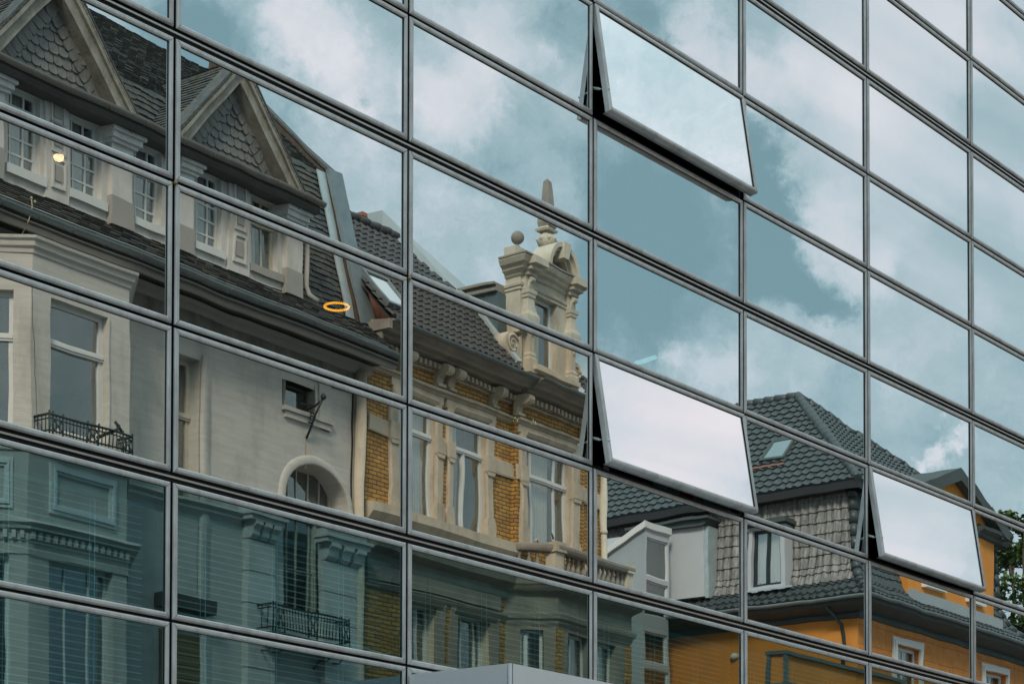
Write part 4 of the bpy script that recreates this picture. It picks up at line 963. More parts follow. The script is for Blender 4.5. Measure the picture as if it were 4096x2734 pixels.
def balus(T=None, x=0, y=0):
    b = MB().lathe((x, y, 11.36), [(.05, 0), (.05, .04), (.03, .07), (.062, .17), (.066, .22), (.04, .32), (.028, .38), (.05, .42), (.055, .48)], 8)
    if T: on(T, b)
    return b.build('baluster', M['stoned'], Y)
for k in range(4): balus(TB, .14+k*.20, -.06)
nb = int((c1-c0-.5)/.205)
for k in range(nb):
    x = c0+.42+k*(c1-c0-.72)/(nb-1)
    balus(None, x, bo-.08)
for x0, x1 in ((c0-.10, c0+.26), (c1-.20, c1+.06)):
    MB().box(x0, x1, bo-.24, bo+.05, 11.25, 11.84).box(x0-.04, x1+.04, bo-.28, bo+.10, 11.84, 12.055).build('balcony_pier', M['stone'], Y)
# pair of small finial scrolls on the corner pier
MB().tube([(c0-.35, bo-.4, 12.03), (c0-.35, bo-.4, 12.10), (c0-.27, bo-.36, 12.13), (c0-.26, bo-.36, 12.05)], .03, 6).tube([(c0-.03, bo-.12, 12.05), (c0-.03, bo-.12, 12.26), (c0+.03, bo-.1, 12.14)], .028, 6).build('scroll_ornament', M['stone'], Y)
# downpipe at the right corner
x_ = HF.px(2417, 2100, .12)[0]
MB().tube([(x_, .12, hY-.3), (x_, .12, 0)], .08, 10).tube([(x_, .12, 13.0), (x_, .12, 12.9)], .095, 10).build('downpipe', M['stone'], Y)
# tiled roof
P = Vector((0, .60, hY+.10)); top = (-2.0, 18.93); V = Vector((0, top[0]-P.y, top[1]-P.z)); vl = V.length; V.normalize(); N_ = Vector((0, V.z, -V.y)) if V.z*1 > 0 else None
def rr_(v):
    h = P.z+V.z*v
    if h > 17.95: return (SE+.05, 2.38-(h-17.95)*1.40)
    if h > 16.4: return (SE+.05, 2.46)
    return (SE+.05, 2.46)
b = MB(); courses(b, P, Vector((1, 0, 0)), V, N_, rr_, vl, .27, .235, .03, .05, 6, .004, seed=5)
b.face([P+Vector((SE, 0, 0))-N_*.05, P+Vector((2.5, 0, 0))-N_*.05, P+V*(vl*.66)+Vector((2.4, 0, 0))-N_*.05, P+V*vl+Vector((.95, 0, 0))-N_*.05, P+V*vl+Vector((SE, 0, 0))-N_*.05])
b.build('tiled_roof', M['tile'], Y)
b = MB(); s = SE
while s < .85: b.tube([(s, top[0], top[1]+.05), (s+.40, top[0], top[1]+.085)], .10, 8); s += .36
b.build('ridge_tiles', M['tile'], Y)
b = MB(); P2 = Vector((0, .60, hY+.10)); courses(b, P2, Vector((1, 0, 0)), V, N_, lambda v: (5.3, sR), 1.0, .27, .235, .03, .05, 6, .004, seed=8); b.build('tiled_roof', M['tile'], Y)
b = MB().face([(SE, top[0], top[1]), (.9, top[0], top[1]), (3.0, -8, hY), (SE, -8, hY)]); 
rb = MB(); rb.face([(SE, top[0]-.05, top[1]-.02), (.9, top[0]-.05, top[1]-.02), (.9, -6, hY), (SE, -6, hY)]); rb.build('rear_slope', M['tile'], Y)
# pale sheet-clad wall that climbs behind the verge
b = MB(); A_ = Vector((.80, -2.10, 18.80)); B_ = Vector((2.55, -1.05, 17.80))
b.loft([[A_, B_, B_+Vector((.60, -.1, .22)), A_+Vector((.02, -.05, .74))], [A_+Vector((0, -.4, 0)), B_+Vector((0, -.4, 0)), B_+Vector((.60, -.5, .22)), A_+Vector((.02, -.45, .74))]])
b.build('clad_parapet', M['white_sheet'], Y)
b = MB()
for k in range(9):
    t = k/9; p = A_.lerp(B_, t); q = A_.lerp(B_, t+.07)
    b.face([p+Vector((0, .05, .01)), q+Vector((0, .05, .01)), q+Vector((-.02, .10, -.07)), p+Vector((-.05, .12, -.04))])
b.build('lead_soakers', M['zincb'], Y)
# roof light
q = [Vector((0, 0, 0))]*4
def onroof(x, y):
    "point of the photograph on the tiled slope"
    d = ray(x, y); Pw = P; # slope plane in house axes
    n_ = N_
    # ray origin and direction in house axes
    O_ = Vector((-HF.O.dot(HF.sv), -HF.O.dot(HF.nv), EYE)); dd = Vector((d.dot(HF.sv), d.dot(HF.nv), d.z))
    t = (P-O_).dot(n_)/dd.dot(n_); return O_+dd*t
c_ = [onroof(*p) for p in ((1432, 1080), (1445, 1092), (1585, 1212), (1455, 1150))]
rl0, rl1 = onroof(1440, 1090), onroof(1500, 1170)
o1 = onroof(1437, 1085); o2 = onroof(1583, 1213)
x0, x1 = o1.x-.02, o1.x+.85; v0 = (o2-P).dot(V)-.0; v1_ = (o1-P).dot(V)
b = MB(); 
def rp(x, v, n): return P+Vector((x, 0, 0))+V*v+N_*n
def rbox(mb, xa, xb, va, vb, na, nb_, mi=0): mb.loft([[rp(xa, va, na), rp(xb, va, na), rp(xb, vb, na), rp(xa, vb, na)], [rp(xa, va, nb_), rp(xb, va, nb_), rp(xb, vb, nb_), rp(xa, vb, nb_)]], mi)
va, vb = (v1_-1.15), v1_
rbox(b, x0, x1, va, va+.08, .0, .13); rbox(b, x0, x1, vb-.08, vb, .0, .13); rbox(b, x0, x0+.08, va+.08, vb-.08, .0, .13); rbox(b, x1-.08, x1, va+.08, vb-.08, .0, .13)
sl = b.build('roof_light', M['zinc'], Y)
b = MB(); rbox(b, x0+.08, x1-.08, va+.08, vb-.08, .06, .10); b.build('glass', mat('bright roof glass', (.85, .87, .88), .12, 1.0, 0), sl)
# brick chimneys beyond the ridge
for (x, y, w_) in ((1478, 868, .34), (1530, 908, .22)):
    pz = HF.px(x, y, -3.2); b = MB().box(pz[0]-w_, pz[0]+w_, -3.6, -3.1, 17.0, pz[1]).box(pz[0]-w_-.05, pz[0]+w_+.05, -3.65, -3.05, pz[1]-.12, pz[1]-.04).build('chimney', M['brickred'], Y)
# --- sandstone gable standing on the cornice
G = empty('stone_gable', (0, 0, 0), 0); G.parent = Y
og = .30; ob = HF.pe(2027, 1200, 2.87)[0]
gL, gR = 2.86, 4.98; gm_ = (gL+gR)/2
gw = (3.42, 4.30, 16.22, 17.86)
b = MB(); b.wall(gL, gR, 15.82, 18.30, [gw], og, .22); b.face([(gL, og, 15.82), (gL, ob, 15.82), (gL, ob, 18.33), (gL, og, 18.33)]); b.face([(gR, og, 15.82), (gR, og, 18.33), (gR, ob, 18.33), (gR, ob, 15.82)]); b.face([(gL, ob, 15.82), (gR, ob, 15.82), (gR, ob, 18.33), (gL, ob, 18.33)])
b.build('gable_wall', M['stone'], G)
wo = win(G, *gw, og-.16, fw=.07, bv=(), cur=((0, .62, 0),), label='gable window with white curtain')
def ent(mb, prof, e=0.0, mi=0):
    "moulding round the left side, the front and the right side of the gable"
    rings = []
    for k in range(4):
        rings.append([{0: (gL-o_, ob, h), 1: (gL-o_, og+o_, h), 2: (gR+o_, og+o_, h), 3: (gR+o_, ob, h)}[k] for o_, h in prof])
    mb.loft(rings, mi, False, close=False)
b = MB(); ent(b, [(0, 17.84), (.03, 17.85), (.03, 17.91), (.06, 17.93), (.07, 17.99), (0, 18.03)]); b.build('architrave', M['stone'], G)
b = MB(); ent(b, [(0, 18.15), (.05, 18.18), (.07, 18.25), (.16, 18.29), (.18, 18.35), (.26, 18.40), (.32, 18.51), (.30, 18.54), (-.1, 18.57)]); b.box(gL, gR, ob, og, 18.53, 18.57)
b.build('gable_cornice', M['stone'], G)
MB().box(gL-.33, gR+.33, ob, og+.34, 18.542, 18.58).build('cornice_cover', M['stoned'], G)
# ressauts (the cornice breaks forward over each pilaster)
for xc in (gL+.20, gR-.14):
    b = MB()
    for (o_, h0, h1) in ((.06, 17.84, 17.90), (.04, 17.90, 18.17), (.12, 18.17, 18.27), (.24, 18.27, 18.37), (.38, 18.37, 18.53)): b.box(xc-.14-o_*.35, xc+.14+o_*.35, og, og+o_+.05, h0, h1)
    b.build('cornice_break', M['stone'], G)
    b = MB(); pr = [(og, 17.89), (og+.12, 17.89)]+[(og+.15+.07*math.cos(t), 18.07+.07*math.sin(t)) for t in [-1.5+k*.6 for k in range(6)]]+[(og, 18.16)]
    b.ext(pr, xc-.07, xc+.07); b.build('console', M['stone'], G)
    # waisted pilaster
    b = MB(); y = og+.06
    b.sqlathe((xc, y, 15.95), [(.15, 0), (.15, .30), (.12, .34), (.13, .40), (.09, .46), (.085, .70), (.10, .98), (.105, 1.02), (.13, 1.06), (.135, 1.10), (.20, 1.16), (.21, 1.24), (.21, 1.30), (.155, 1.40), (.115, 1.58), (.10, 1.70), (.13, 1.72), (.14, 1.78), (.16, 1.80), (.17, 1.88)], 0, .8)
    b.build('pilaster', M['stone'], G)
    b = MB().lathe((xc, y+.08, 17.02-.10), [(.005, -.16), (.045, -.06), (.02, 0), (.05, .05), (.005, .10)], 8); b.build('drop_ornament', M['stone'], G)
# base course, sill and its shadow gap
b = MB(); ent(b, [(0, 15.80), (.10, 15.80), (.12, 15.90), (.05, 15.98), (0, 16.0)]); b.box(3.05, 4.95, og, og+.26, 16.02, 16.13).box(gw[0]-.06, gw[1]+.06, og, og+.12, 16.13, 16.22)
b.build('gable_sill', M['stone'], G)
# curved side bracket half way up on the left face
b = MB(); b.ext([(og-.02+.16*math.cos(t)*1.0, 16.92+.10*math.sin(t)) for t in [k*.785 for k in range(8)]], gL-.18, gL-.002); b.build('side_console', M['stone'], G)
# volutes left and right
def volute(xc, zc, r, sgn):
    b = MB(); y0, y1 = og-.32, og+.02
    circ = [(xc+r*math.cos(t), zc+r*1.05*math.sin(t)) for t in [k*6.2832/18 for k in range(18)]]
    b.ext(circ, y0, y1, 0, True, ax='y')
    b.ext([(xc-r*.6*sgn, zc-r*.8), (xc-r*.3*sgn, 15.86), (xc+1.7*r*sgn, 15.86), (xc+1.7*r*sgn, zc+r*1.6), (xc+r*1.25*sgn, zc+r*1.0), (xc+.9*r*sgn, zc+.3*r)], y0+.02, y1-.02, 0, False, ax='y')
    sp_ = [(xc+(r*.82-r*.72*k/24)*math.cos(k*.5*sgn+.5), y1+.012, zc+(r*.86-r*.76*k/24)*math.sin(k*.5*sgn+.5)) for k in range(24)]
    b.tube(sp_, [.034-.001*k for k in range(24)], 6)
    b.lathe((xc, y1, zc), [(.0, -.02), (.04, 0), (.0, .02)], 8)
    return b.build('volute', M['stone'], G)
volute(2.46, 16.48, .27, 1); volute(gR+.16, 16.48, .20, -1)
# segmental arch with shell
ac_x, ac_r = 4.36, .66; za = 18.55
def arcp(r, t, k=1.12): return (ac_x+r*math.cos(t), za+r*k*math.sin(t))
T_ = [math.pi*k/20 for k in range(21)]
b = MB()
for (r0, r1, y0, y1) in ((ac_r, ac_r-.10, ob+.05, og+.22), (ac_r-.10, ac_r-.17, ob+.3, og+.14), (ac_r-.17, ac_r-.24, ob+.3, og+.06)):
    b.loft([[(arcp(r0, t)[0], y0, arcp(r0, t)[1]), (arcp(r0, t)[0], y1, arcp(r0, t)[1]), (arcp(r1, t)[0], y1, arcp(r1, t)[1]), (arcp(r1, t)[0], y0, arcp(r1, t)[1])] for t in T_], 0, False)
b.build('arch', M['stone'], G)
b = MB(); pts = [arcp(ac_r-.24, t) for t in T_]; b.face([(x, og-.14, z) for x, z in pts])
for k in range(1, 10):
    t = math.pi*k/10; b.tube([(ac_x, og-.12, za+.05), (ac_x+.17*math.cos(t), og-.09, za+.02+.19*math.sin(t)), (ac_x+.36*math.cos(t), og-.12, za+.02+.40*math.sin(t))], [.012, .05, .045], 7)
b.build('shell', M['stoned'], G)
b = MB(); b.ext([(ac_x-.10, za+.36), (ac_x-.06, za+.76), (ac_x+.22, za+.74), (ac_x+.12, za+.36)], og-.1, og+.27, ax='y'); b.build('keystone', M['stone'], G)
# ball finial
b = MB().box(2.62, 2.98, og-.34, og-.0, 18.55, 18.79).build('finial_block', M['stone'], G)
b = MB().lathe((2.84, og-.10, 18.79), [(.09, 0), (.05, .05), (.04, .09)] + [(.155*math.sin(t), .24-.155*math.cos(t)) for t in [.3+k*.31 for k in range(9)]] + [(.01, .40)], 16).build('ball_finial', M['stoned'], G)
# urn and obelisk on top of the arch
ux = 4.26; uy = og-.42; uz = HF.px(2168, 962, og-.1)[1]-.10; ux = HF.px(2190, 930, uy)[0]
b = MB().sqlathe((ux, uy, uz-.12), [(.30, 0), (.26, .08), (.12, .20), (.11, .28)])
b.lathe((ux, uy, uz+.12), [(.10, 0), (.14, .04), (.22, .12), (.25, .22), (.22, .30), (.16, .36), (.12, .40), (.12, .46)], 12)
for k in range(8):
    a = k*.785; b.lathe((ux+.23*math.cos(a), uy+.23*math.sin(a), uz+.36), [(.005, -.07), (.06, 0), (.005, .06)], 6)
b.sqlathe((ux, uy, uz+.56), [(.20, 0), (.22, .05), (.16, .08), (.12, .14)])
b.build('urn', M['stone'], G)
ht = HF.px(2202, 722, uy)[1]
b = MB().sqlathe((ux+.03, uy, uz+.68), [(.17, 0), (.19, .10), (.165, .30), (.13, .38), (.125, .42), (.07, ht-uz-.74), (.005, ht-uz-.66)])
for k in range(6):
    a = k*1.05; b.lathe((ux+.03+.15*math.cos(a), uy+.15*math.sin(a), uz+.92), [(.005, -.10), (.055, 0), (.005, .09)], 6)
b.build('obelisk', M['stoned'], G)
# lead dormer behind the gable
hd = HF.pe(2024, 1119, 2.52)[1]
b = MB(); x0, x1 = 2.52, gR+.25
b.loft([[(x0, ob+.02, 15.9), (x0, ob+.02, hd-.22), (x0, -2.1, hd-.22), (x0, -2.1, 15.9)], [(x1, ob+.02, 15.9), (x1, ob+.02, hd-.22), (x1, -2.1, hd-.22), (x1, -2.1, 15.9)]])
for k in range(5): b.box(x0-.02, x0, ob-.35-k*.42, ob-.32-k*.42, 16.0, hd-.22)
b.build('dormer_cheek', M['lead'], Y)
MB().box(x0-.10, x1+.1, ob-.0, -2.7, hd-.20, hd-.13).box(x0-.05, x1+.05, ob, -2.6, hd-.13, hd-.06).box(x0-.16, x1+.16, ob+.0, -2.8, hd-.06, hd).build('dormer_roof', M['stoned'], Y)
b = MB(); q0 = P+V*.25; 
b.loft([[rp(x0-.16, .2, .02), rp(x0+.0, .2, .02), rp(x0, 2.7, .02), rp(x0-.16, 2.7, .02)], [rp(x0-.16, .2, .10), rp(x0, .2, .12), rp(x0, 2.7, .12), rp(x0-.16, 2.7, .10)]]); b.build('lead_flashing', M['zincb'], Y)
# ================================================================== orange corner house with a tiled mansard
OO = HF.O + HF.sv*20.75
OF = Frame((OO.x, OO.y), R(.3))
M['orange'] = mat('orange render', (.62, .235, .035), .85, 0, .10, .8, .003, 30, dark=(.42, .16, .03), dscale=.7, damt=.5)
M['orangeb'] = brick_mat('orange block work', (.56, .20, .032), (.52, .185, .03), (.30, .11, .02), 1.75, .58)
M['greysof'] = mat('dark grey green boards', (.055, .068, .066), .8, 0, .2, 1.5)
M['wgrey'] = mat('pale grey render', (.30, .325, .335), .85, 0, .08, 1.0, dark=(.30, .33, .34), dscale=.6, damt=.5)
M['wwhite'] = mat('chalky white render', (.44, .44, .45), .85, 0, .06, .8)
M['winwhite'] = mat('white surround', (.60, .58, .55), .8, 0, .06, 2)
T_ = empty('orange_house', OF.loc, OF.rz, 'orange rendered corner house with grey tiled mansard roof at the right of the reflection', 'house')
LW = 14.0; BK = -12.5; hw = 13.05; hg2 = 13.45
ow = [(2.35, 3.95, 10.9, 12.42), (8.75, 10.3, 10.9, 12.42)]
b = MB(); b.wall(0, LW, 0, hw+.3, ow, 0, .25, 1, 1); b.build('front_wall', [M['orangeb'], M['orangeb']], T_)
b = MB(); b.face([(0, 0, 0), (0, 0, hw+.3), (0, BK, hw+.3), (0, BK, 0)]); b.face([(LW, 0, 0), (LW, BK, 0), (LW, BK, hw), (LW, 0, hw)]); b.face([(0, BK, 0), (0, BK, hw), (LW, BK, hw), (LW, BK, 0)]); b.build('side_wall', M['orange'], T_)
for i, o_ in enumerate(ow):
    win(T_, *o_, -.16, fw=.09, bv=(.5,), bar=.08, label=('left' if i == 0 else 'right')+' white framed window in the orange front')
    b = MB(); a, c, z0, z1 = o_
    for (t, e) in ((.0, .05), (.10, .09)):
        b.box(a-.24+t, a-.12+t, 0, e, z0-.1, z1+.24-t).box(c+.12-t, c+.24-t, 0, e, z0-.1, z1+.24-t).box(a-.12+t, c+.12-t, 0, e, z1+.12-t, z1+.24-t)
    b.box(a-.3, c+.3, 0, .16, z0-.2, z0-.1); b.build('window_surround', M['winwhite'], T_)
# eaves
G_ = .78
def ring2(o_, h, w=LW): return [(-o_, BK-o_, h), (-o_, o_, h), (w+o_, o_, h), (w+o_, BK-o_, h)]
def eave(prof, nm, m_, w=LW): return MB().loft(list(map(list, zip(*[ring2(o_, h, w) for o_, h in prof]))), 0, False, close=False, cap=False).build(nm, m_, T_)
eave([(.0, hw-.02), (.04, hw+.02), (.06, hw+.08), (.66, hw+.20), (.70, hw+.32), (G_, hg2-.02)], 'soffit', M['greysof'])
eave([(.0, hw-.12), (.06, hw-.10), (.10, hw+.02), (0, hw+.10)], 'eaves_moulding', M['greysof'])
eave([(G_-.04, hg2-.10)] + [(G_+.02+.075*math.cos(a), hg2-.02+.075*math.sin(a)) for a in [math.pi+math.pi*i/6 for i in range(7)]] + [(G_+.08, hg2+.0)], 'gutter', M['zinc'])
# mansard: bell-cast foot then steep slope, four sides
MW = 10.5
prof = [(G_-.02, hg2+.02), (.40, 13.70), (.02, 14.05), (-.20, 14.60), (-.35, 16.95)]
def side(prof, nm, mats, seed):
    for i in range(len(prof)-1):
        (o0, h0), (o1, h1) = prof[i], prof[i+1]; ln = math.hypot(o1-o0, h1-h0)
        k = (o1-o0)/ln; kh = (h1-h0)/ln
        mi = mats[i]
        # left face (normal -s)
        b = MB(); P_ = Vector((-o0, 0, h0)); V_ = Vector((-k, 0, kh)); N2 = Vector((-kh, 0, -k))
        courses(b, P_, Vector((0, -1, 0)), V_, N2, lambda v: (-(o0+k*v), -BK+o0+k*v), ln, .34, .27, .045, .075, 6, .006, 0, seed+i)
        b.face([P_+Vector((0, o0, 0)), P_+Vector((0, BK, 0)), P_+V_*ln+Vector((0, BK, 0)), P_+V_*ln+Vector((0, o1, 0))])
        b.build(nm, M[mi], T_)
        b = MB(); P_ = Vector((0, o0, h0)); V_ = Vector((0, k, kh)); N2 = Vector((0, kh, -k))
        courses(b, P_, Vector((1, 0, 0)), V_, N2, lambda v: (-(o0+k*v), MW+o0+k*v+.1), ln, .34, .30, .035, .05, 4, .006, 0, seed+9+i)
        b.face([P_+Vector((-o0, 0, 0)), P_+Vector((MW+o0, 0, 0)), P_+V_*ln+Vector((MW+o1, 0, 0)), P_+V_*ln+Vector((-o1, 0, 0))])
        b.build(nm, M['tileg'], T_)
        b = MB(); P_ = Vector((MW+o0, 0, h0)); b.face([(MW+o0, o0, h0), (MW+o0, BK, h0), (MW+o1, BK, h1), (MW+o1, o1, h1)]); b.build(nm, M['tileg'], T_)
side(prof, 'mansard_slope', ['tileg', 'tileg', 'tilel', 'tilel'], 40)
def hiprow(pts, r, nm, m_, step=.38):
    "half-round hip tiles lapped down a polyline"
    b = MB(); pts = [Vector(p) for p in pts]
    for a, c in zip(pts, pts[1:]):
        n = max(1, int(round((c-a).length/step)))
        for k in range(n):
            p0 = a.lerp(c, k/n); p1 = a.lerp(c, (k+1.08)/n); b.tube([p0, p1], [r*1.12, r*.86], 9)
    return b.build(nm, m_, T_)
hiprow([(-o, o, h+.04) for o, h in prof], .13, 'hip_tiles', M['tileg'])
hiprow([(MW+o, o, h+.04) for o, h in prof], .13, 'hip_tiles', M['tileg'])
# parapet wall of the body behind the slopes + flashing band under the upper eaves
b = MB(); b.box(.45, MW-.45, BK+.3, -.45, hw, 17.2); b.build('attic_core', M['greysof'], T_)
eave([(-.42, 16.60), (-.32, 16.62), (-.30, 16.93), (-.42, 16.95)], 'lead_band', M['wgrey'], MW)
# upper roof
e = .10; he = 17.02
A_, B_, Cc, D_ = Vector((-e, e, he)), Vector((MW+e, e, he)), Vector((MW+e, BK-e, he)), Vector((-e, BK-e, he))
PK, PB = Vector((4.0, -4.25, 21.08)), Vector((4.0, BK+4.3, 21.08))
MB().ext([(-.45, he-.26), (e-.04, he-.26), (e+.02, he-.02), (-.45, he-.02)], -e, MW+e).build('upper_fascia', M['gap'], T_)
b = MB().box(-e-.02, .45, BK-e, e+.01, he-.26, he-.02); b.build('upper_fascia', M['gap'], T_)
def slope(P_, Q_, top0, top1, nm, seed):
    "P_->Q_ is the eave, top0/top1 the ridge points above P_ and Q_"
    U_ = (Q_-P_).normalized(); w_ = (Q_-P_).length
    t0, t1 = (top0-P_).dot(U_), (top1-P_).dot(U_)
    V_ = (top0-P_)-U_*t0; ln = V_.length; V_.normalize(); N2 = U_.cross(V_)
    if N2.z < 0: N2 = -N2
    b = MB(); courses(b, P_, U_, V_, N2, lambda v: (t0*v/ln, w_+(t1-w_)*v/ln), ln, .335, .30, .05, .06, 5, .008, 0, seed)
    b.face([P_-N2*.03, Q_-N2*.03, top1-N2*.03, top0-N2*.03]); b.build(nm, M['tileg'], T_)
slope(D_, A_, PB, PK, 'roof_slope', 61); slope(A_, B_, PK, PK, 'roof_slope', 62); slope(B_, Cc, PK, PB, 'roof_slope', 63); slope(Cc, D_, PB, PB, 'roof_slope', 64)
hiprow([PK, A_+Vector((0, 0, .03))], .14, 'hip_tiles', M['tileg']); hiprow([PK, B_+Vector((0, 0, .03))], .14, 'hip_tiles', M['tileg']); hiprow([PB, PK], .15, 'ridge_tiles', M['tileg']); hiprow([PB, D_], .14, 'hip_tiles', M['tileg'])
# roof light in the left slope
U_ = (A_-D_).normalized(); tt = (PK-D_)-U_*(PK-D_).dot(U_); lnn = tt.length; V_ = tt.normalized(); N2 = U_.cross(V_); N2 = N2 if N2.z > 0 else -N2
def onpl(x, y, P_, N3, fr):
    d = ray(x, y); O_ = Vector((-fr.O.dot(fr.sv), -fr.O.dot(fr.nv), EYE)); dd = Vector((d.dot(fr.sv), d.dot(fr.nv), d.z)); return O_+dd*((P_-O_).dot(N3)/dd.dot(N3))
q = [onpl(x, y, D_, N2, OF) for x, y in ((3055, 1842), (3133, 1832), (3175, 1765), (3105, 1775))]
us = [(p-D_).dot(U_) for p in q]; vs_ = [(p-D_).dot(V_) for p in q]
u0, u1, v0, v1_ = (us[0]+us[3])/2, (us[1]+us[2])/2, (vs_[0]+vs_[1])/2, (vs_[2]+vs_[3])/2
def rb2(mb, a, c, d_, f_, n0, n1): mb.loft([[D_+U_*x+V_*y+N2*n for x, y in ((a, d_), (c, d_), (c, f_), (a, f_))] for n in (n0, n1)])
b = MB(); rb2(b, u0-.10, u1+.10, v0-.12, v0, -.02, .13); rb2(b, u0-.10, u1+.10, v1_, v1_+.10, -.02, .13); rb2(b, u0-.10, u0, v0, v1_, -.02, .13); rb2(b, u1, u1+.10, v0, v1_, -.02, .13)
sl = b.build('roof_light', M['greysof'], T_)
b = MB(); rb2(b, u0, u1, v0, v1_, .08, .11); b.build('glass', mat('roof glass', (.10, .17, .18), .04, 0, 0, spec=.9), sl)
b = MB(); rb2(b, u0-.25, u1+.25, v0-.50, v0-.40, .06, .09); b.build('red_tile_strip', mat('new red tile', (.20, .08, .05), .8), T_)
# box dormer in the left slope (dark frame, two sashes)
def left_box(o0, o1, h0, h1, s_out, nm): 
    r = MB(); r.box(s_out, .4, o0, o1, h0, h1); return r
TLF = Matrix.Rotation(R(-90), 4, 'Z')    # facet axes: x -> -o, y -> -s ... mapped below
def on_left(mb, s_): # local (x: towards the street, y: outward from the left wall, z)
    mb.v = [(s_-y, x, z) for x, y, z in mb.v]; return mb
dl, dr = -3.55, -2.32
r_ = MB(); 
for (a, c) in ((dl, dl+.13), (dr-.13, dr)): r_.box(-.30, .5, a, c, 14.05, 15.95)
r_.box(-.30, .5, dl+.13, dr-.13, 14.05, 14.15).box(-.30, .5, dl+.13, dr-.13, 15.85, 15.95)
r_.build('dormer', M['wwhite'], T_)
TW = Matrix(((0, -1, 0, 0), (1, 0, 0, 0), (0, 0, 1, 0), (0, 0, 0, 1)))   # x->o, y->-s
win(T_, dl+.13, dr-.13, 14.15, 15.85, .16, fw=.09, fm='iron', T=TW, meet=.5, cur=((0, .95, 0),), dep=.4, label='dark framed dormer window')
MB().box(-.52, .6, dl-.15, dr+.15, 15.98, 16.10).box(-.42, .6, dl-.08, dr+.08, 16.10, 16.16).build('dormer_roof', M['greysof'], T_)
b = MB()
for k in range(8): b.box(-.36+.01*(k % 3), -.28, dl-.28+k*.22, dl-.06+k*.22, 13.98+.02*(k % 2), 14.06)
b.build('lead_apron', M['zincb'], T_)
# chalk white blocky dormer further back
c0_, c1_ = OF.pe(2679, 2200, -.35)[0], OF.pe(2815, 2200, -.35)[0]; hb0 = OF.pe(2815, 2380, -.35)[1]; ht0 = OF.pe(2815, 2098, -.35)[1]
MB().box(-.35, .5, c0_-1.3, c1_, hb0, ht0).build('white_dormer', M['wwhite'], T_)
MB().box(-.62, .5, c0_-1.5, c1_+.28, ht0+.16, ht0+.24).ext([(c1_, ht0-.02), (c1_+.10, ht0), (c1_+.22, ht0+.16), (c0_-1.4, ht0+.16), (c0_-1.4, ht0)], -.50, .5).build('white_dormer_cornice', M['greysof'], T_)
MB().box(-.30, .4, c1_+.0, c1_+.14, hb0-.05, ht0-.03).build('lead_flashing', M['zincb'], T_)
# orange cross gable
g0, g1, gh = 2.95, 9.30, 17.0; ga = (g0+g1)/2; gt = 18.20
gw_ = [(4.2, 5.25, 14.55, 16.2), (7.2, 8.25, 14.55, 16.2)]
b = MB(); b.wall(g0, g1, 14.0, gh, gw_, .10, .2); b.face([(g0, .10, gh), (g1, .10, gh), (ga, .10, gt)]); b.box(g0, g0+.02, -1, .09, 14, gh); b.face([(g1, .10, 13.9), (g1, -1.6, 13.9), (g1, -1.6, gh), (g1, .10, gh)]); b.face([(g0, .10, 13.9), (g0, .10, gh), (g0, -1.6, gh), (g0, -1.6, 13.9)]); b.build('gable_wall', M['orange'], T_)
for i, o_ in enumerate(gw_):
    win(T_, *o_, -.06, fw=.08, bv=(.5,), bar=.07); MB().box(o_[0]-.15, o_[1]+.15, .10, .26, o_[2]-.14, o_[2]-.02).build('window_sill', M['winwhite'], T_)
b = MB()
for sg in (-1, 1):
    pA = Vector((ga, .45, gt+.12)); pB = Vector((ga+sg*(ga-g0+.45), .45, gh-.02-.0))
    b.loft([[pA, pB, pB+Vector((0, 0, .16)), pA+Vector((0, 0, .18))], [pA+Vector((0, -5, 0)), pB+Vector((0, -2.5, 0)), pB+Vector((0, -2.5, .16)), pA+Vector((0, -5, .18))]])
    b.loft([[pA+Vector((0, .02, -.22)), pB+Vector((0, .02, -.20)), pB+Vector((0, .02, .0)), pA+Vector((0, .02, 0))], [pA+Vector((0, -.3, -.22)), pB+Vector((0, -.3, -.20)), pB+Vector((0, -.3, 0)), pA+Vector((0, -.3, 0))]])
b.build('gable_roof', M['greysof'], T_)
b = MB(); b.ext([(.10, gh-.34), (.22, gh-.30), (.26, gh-.20), (.44, gh-.12), (.46, gh-.02), (.10, gh)], g1-1.5, g1+.45); b.box(g1, g1+.45, -1.5, .42, gh-.2, gh-.02); b.build('return_cornice', M['greysof'], T_)
b = MB()
b.box(g0-.05, g1+.05, .10, .40, 13.80, 14.10).box(g0-.05, g1+.05, .10, .30, 14.10, 14.16)
b.build('lead_apron', M['wgrey'], T_)
# downpipe on the side wall
b = MB(); q0 = OF.pe(3308, 2425, -.62); q1 = OF.pe(3345, 2480, -.1)
b.tube([(-.62, q0[0], hg2-.1), (-.60, q0[0]+.02, hg2-.28), (-.12, q0[0]+.25, hw-.30), (-.08, q0[0]+.27, hw-.55), (-.08, q0[0]+.27, 0)], .055, 8); b.build('downpipe', M['iron'], T_)
MB().lathe((-.03, OF.pe(2942, 2620, -.05)[0], OF.pe(2942, 2620, -.05)[1]), [(.02, -.12), (.14, -.05), (.14, .05), (.02, .12)], 10).build('vent_knob', M['winwhite'], T_)
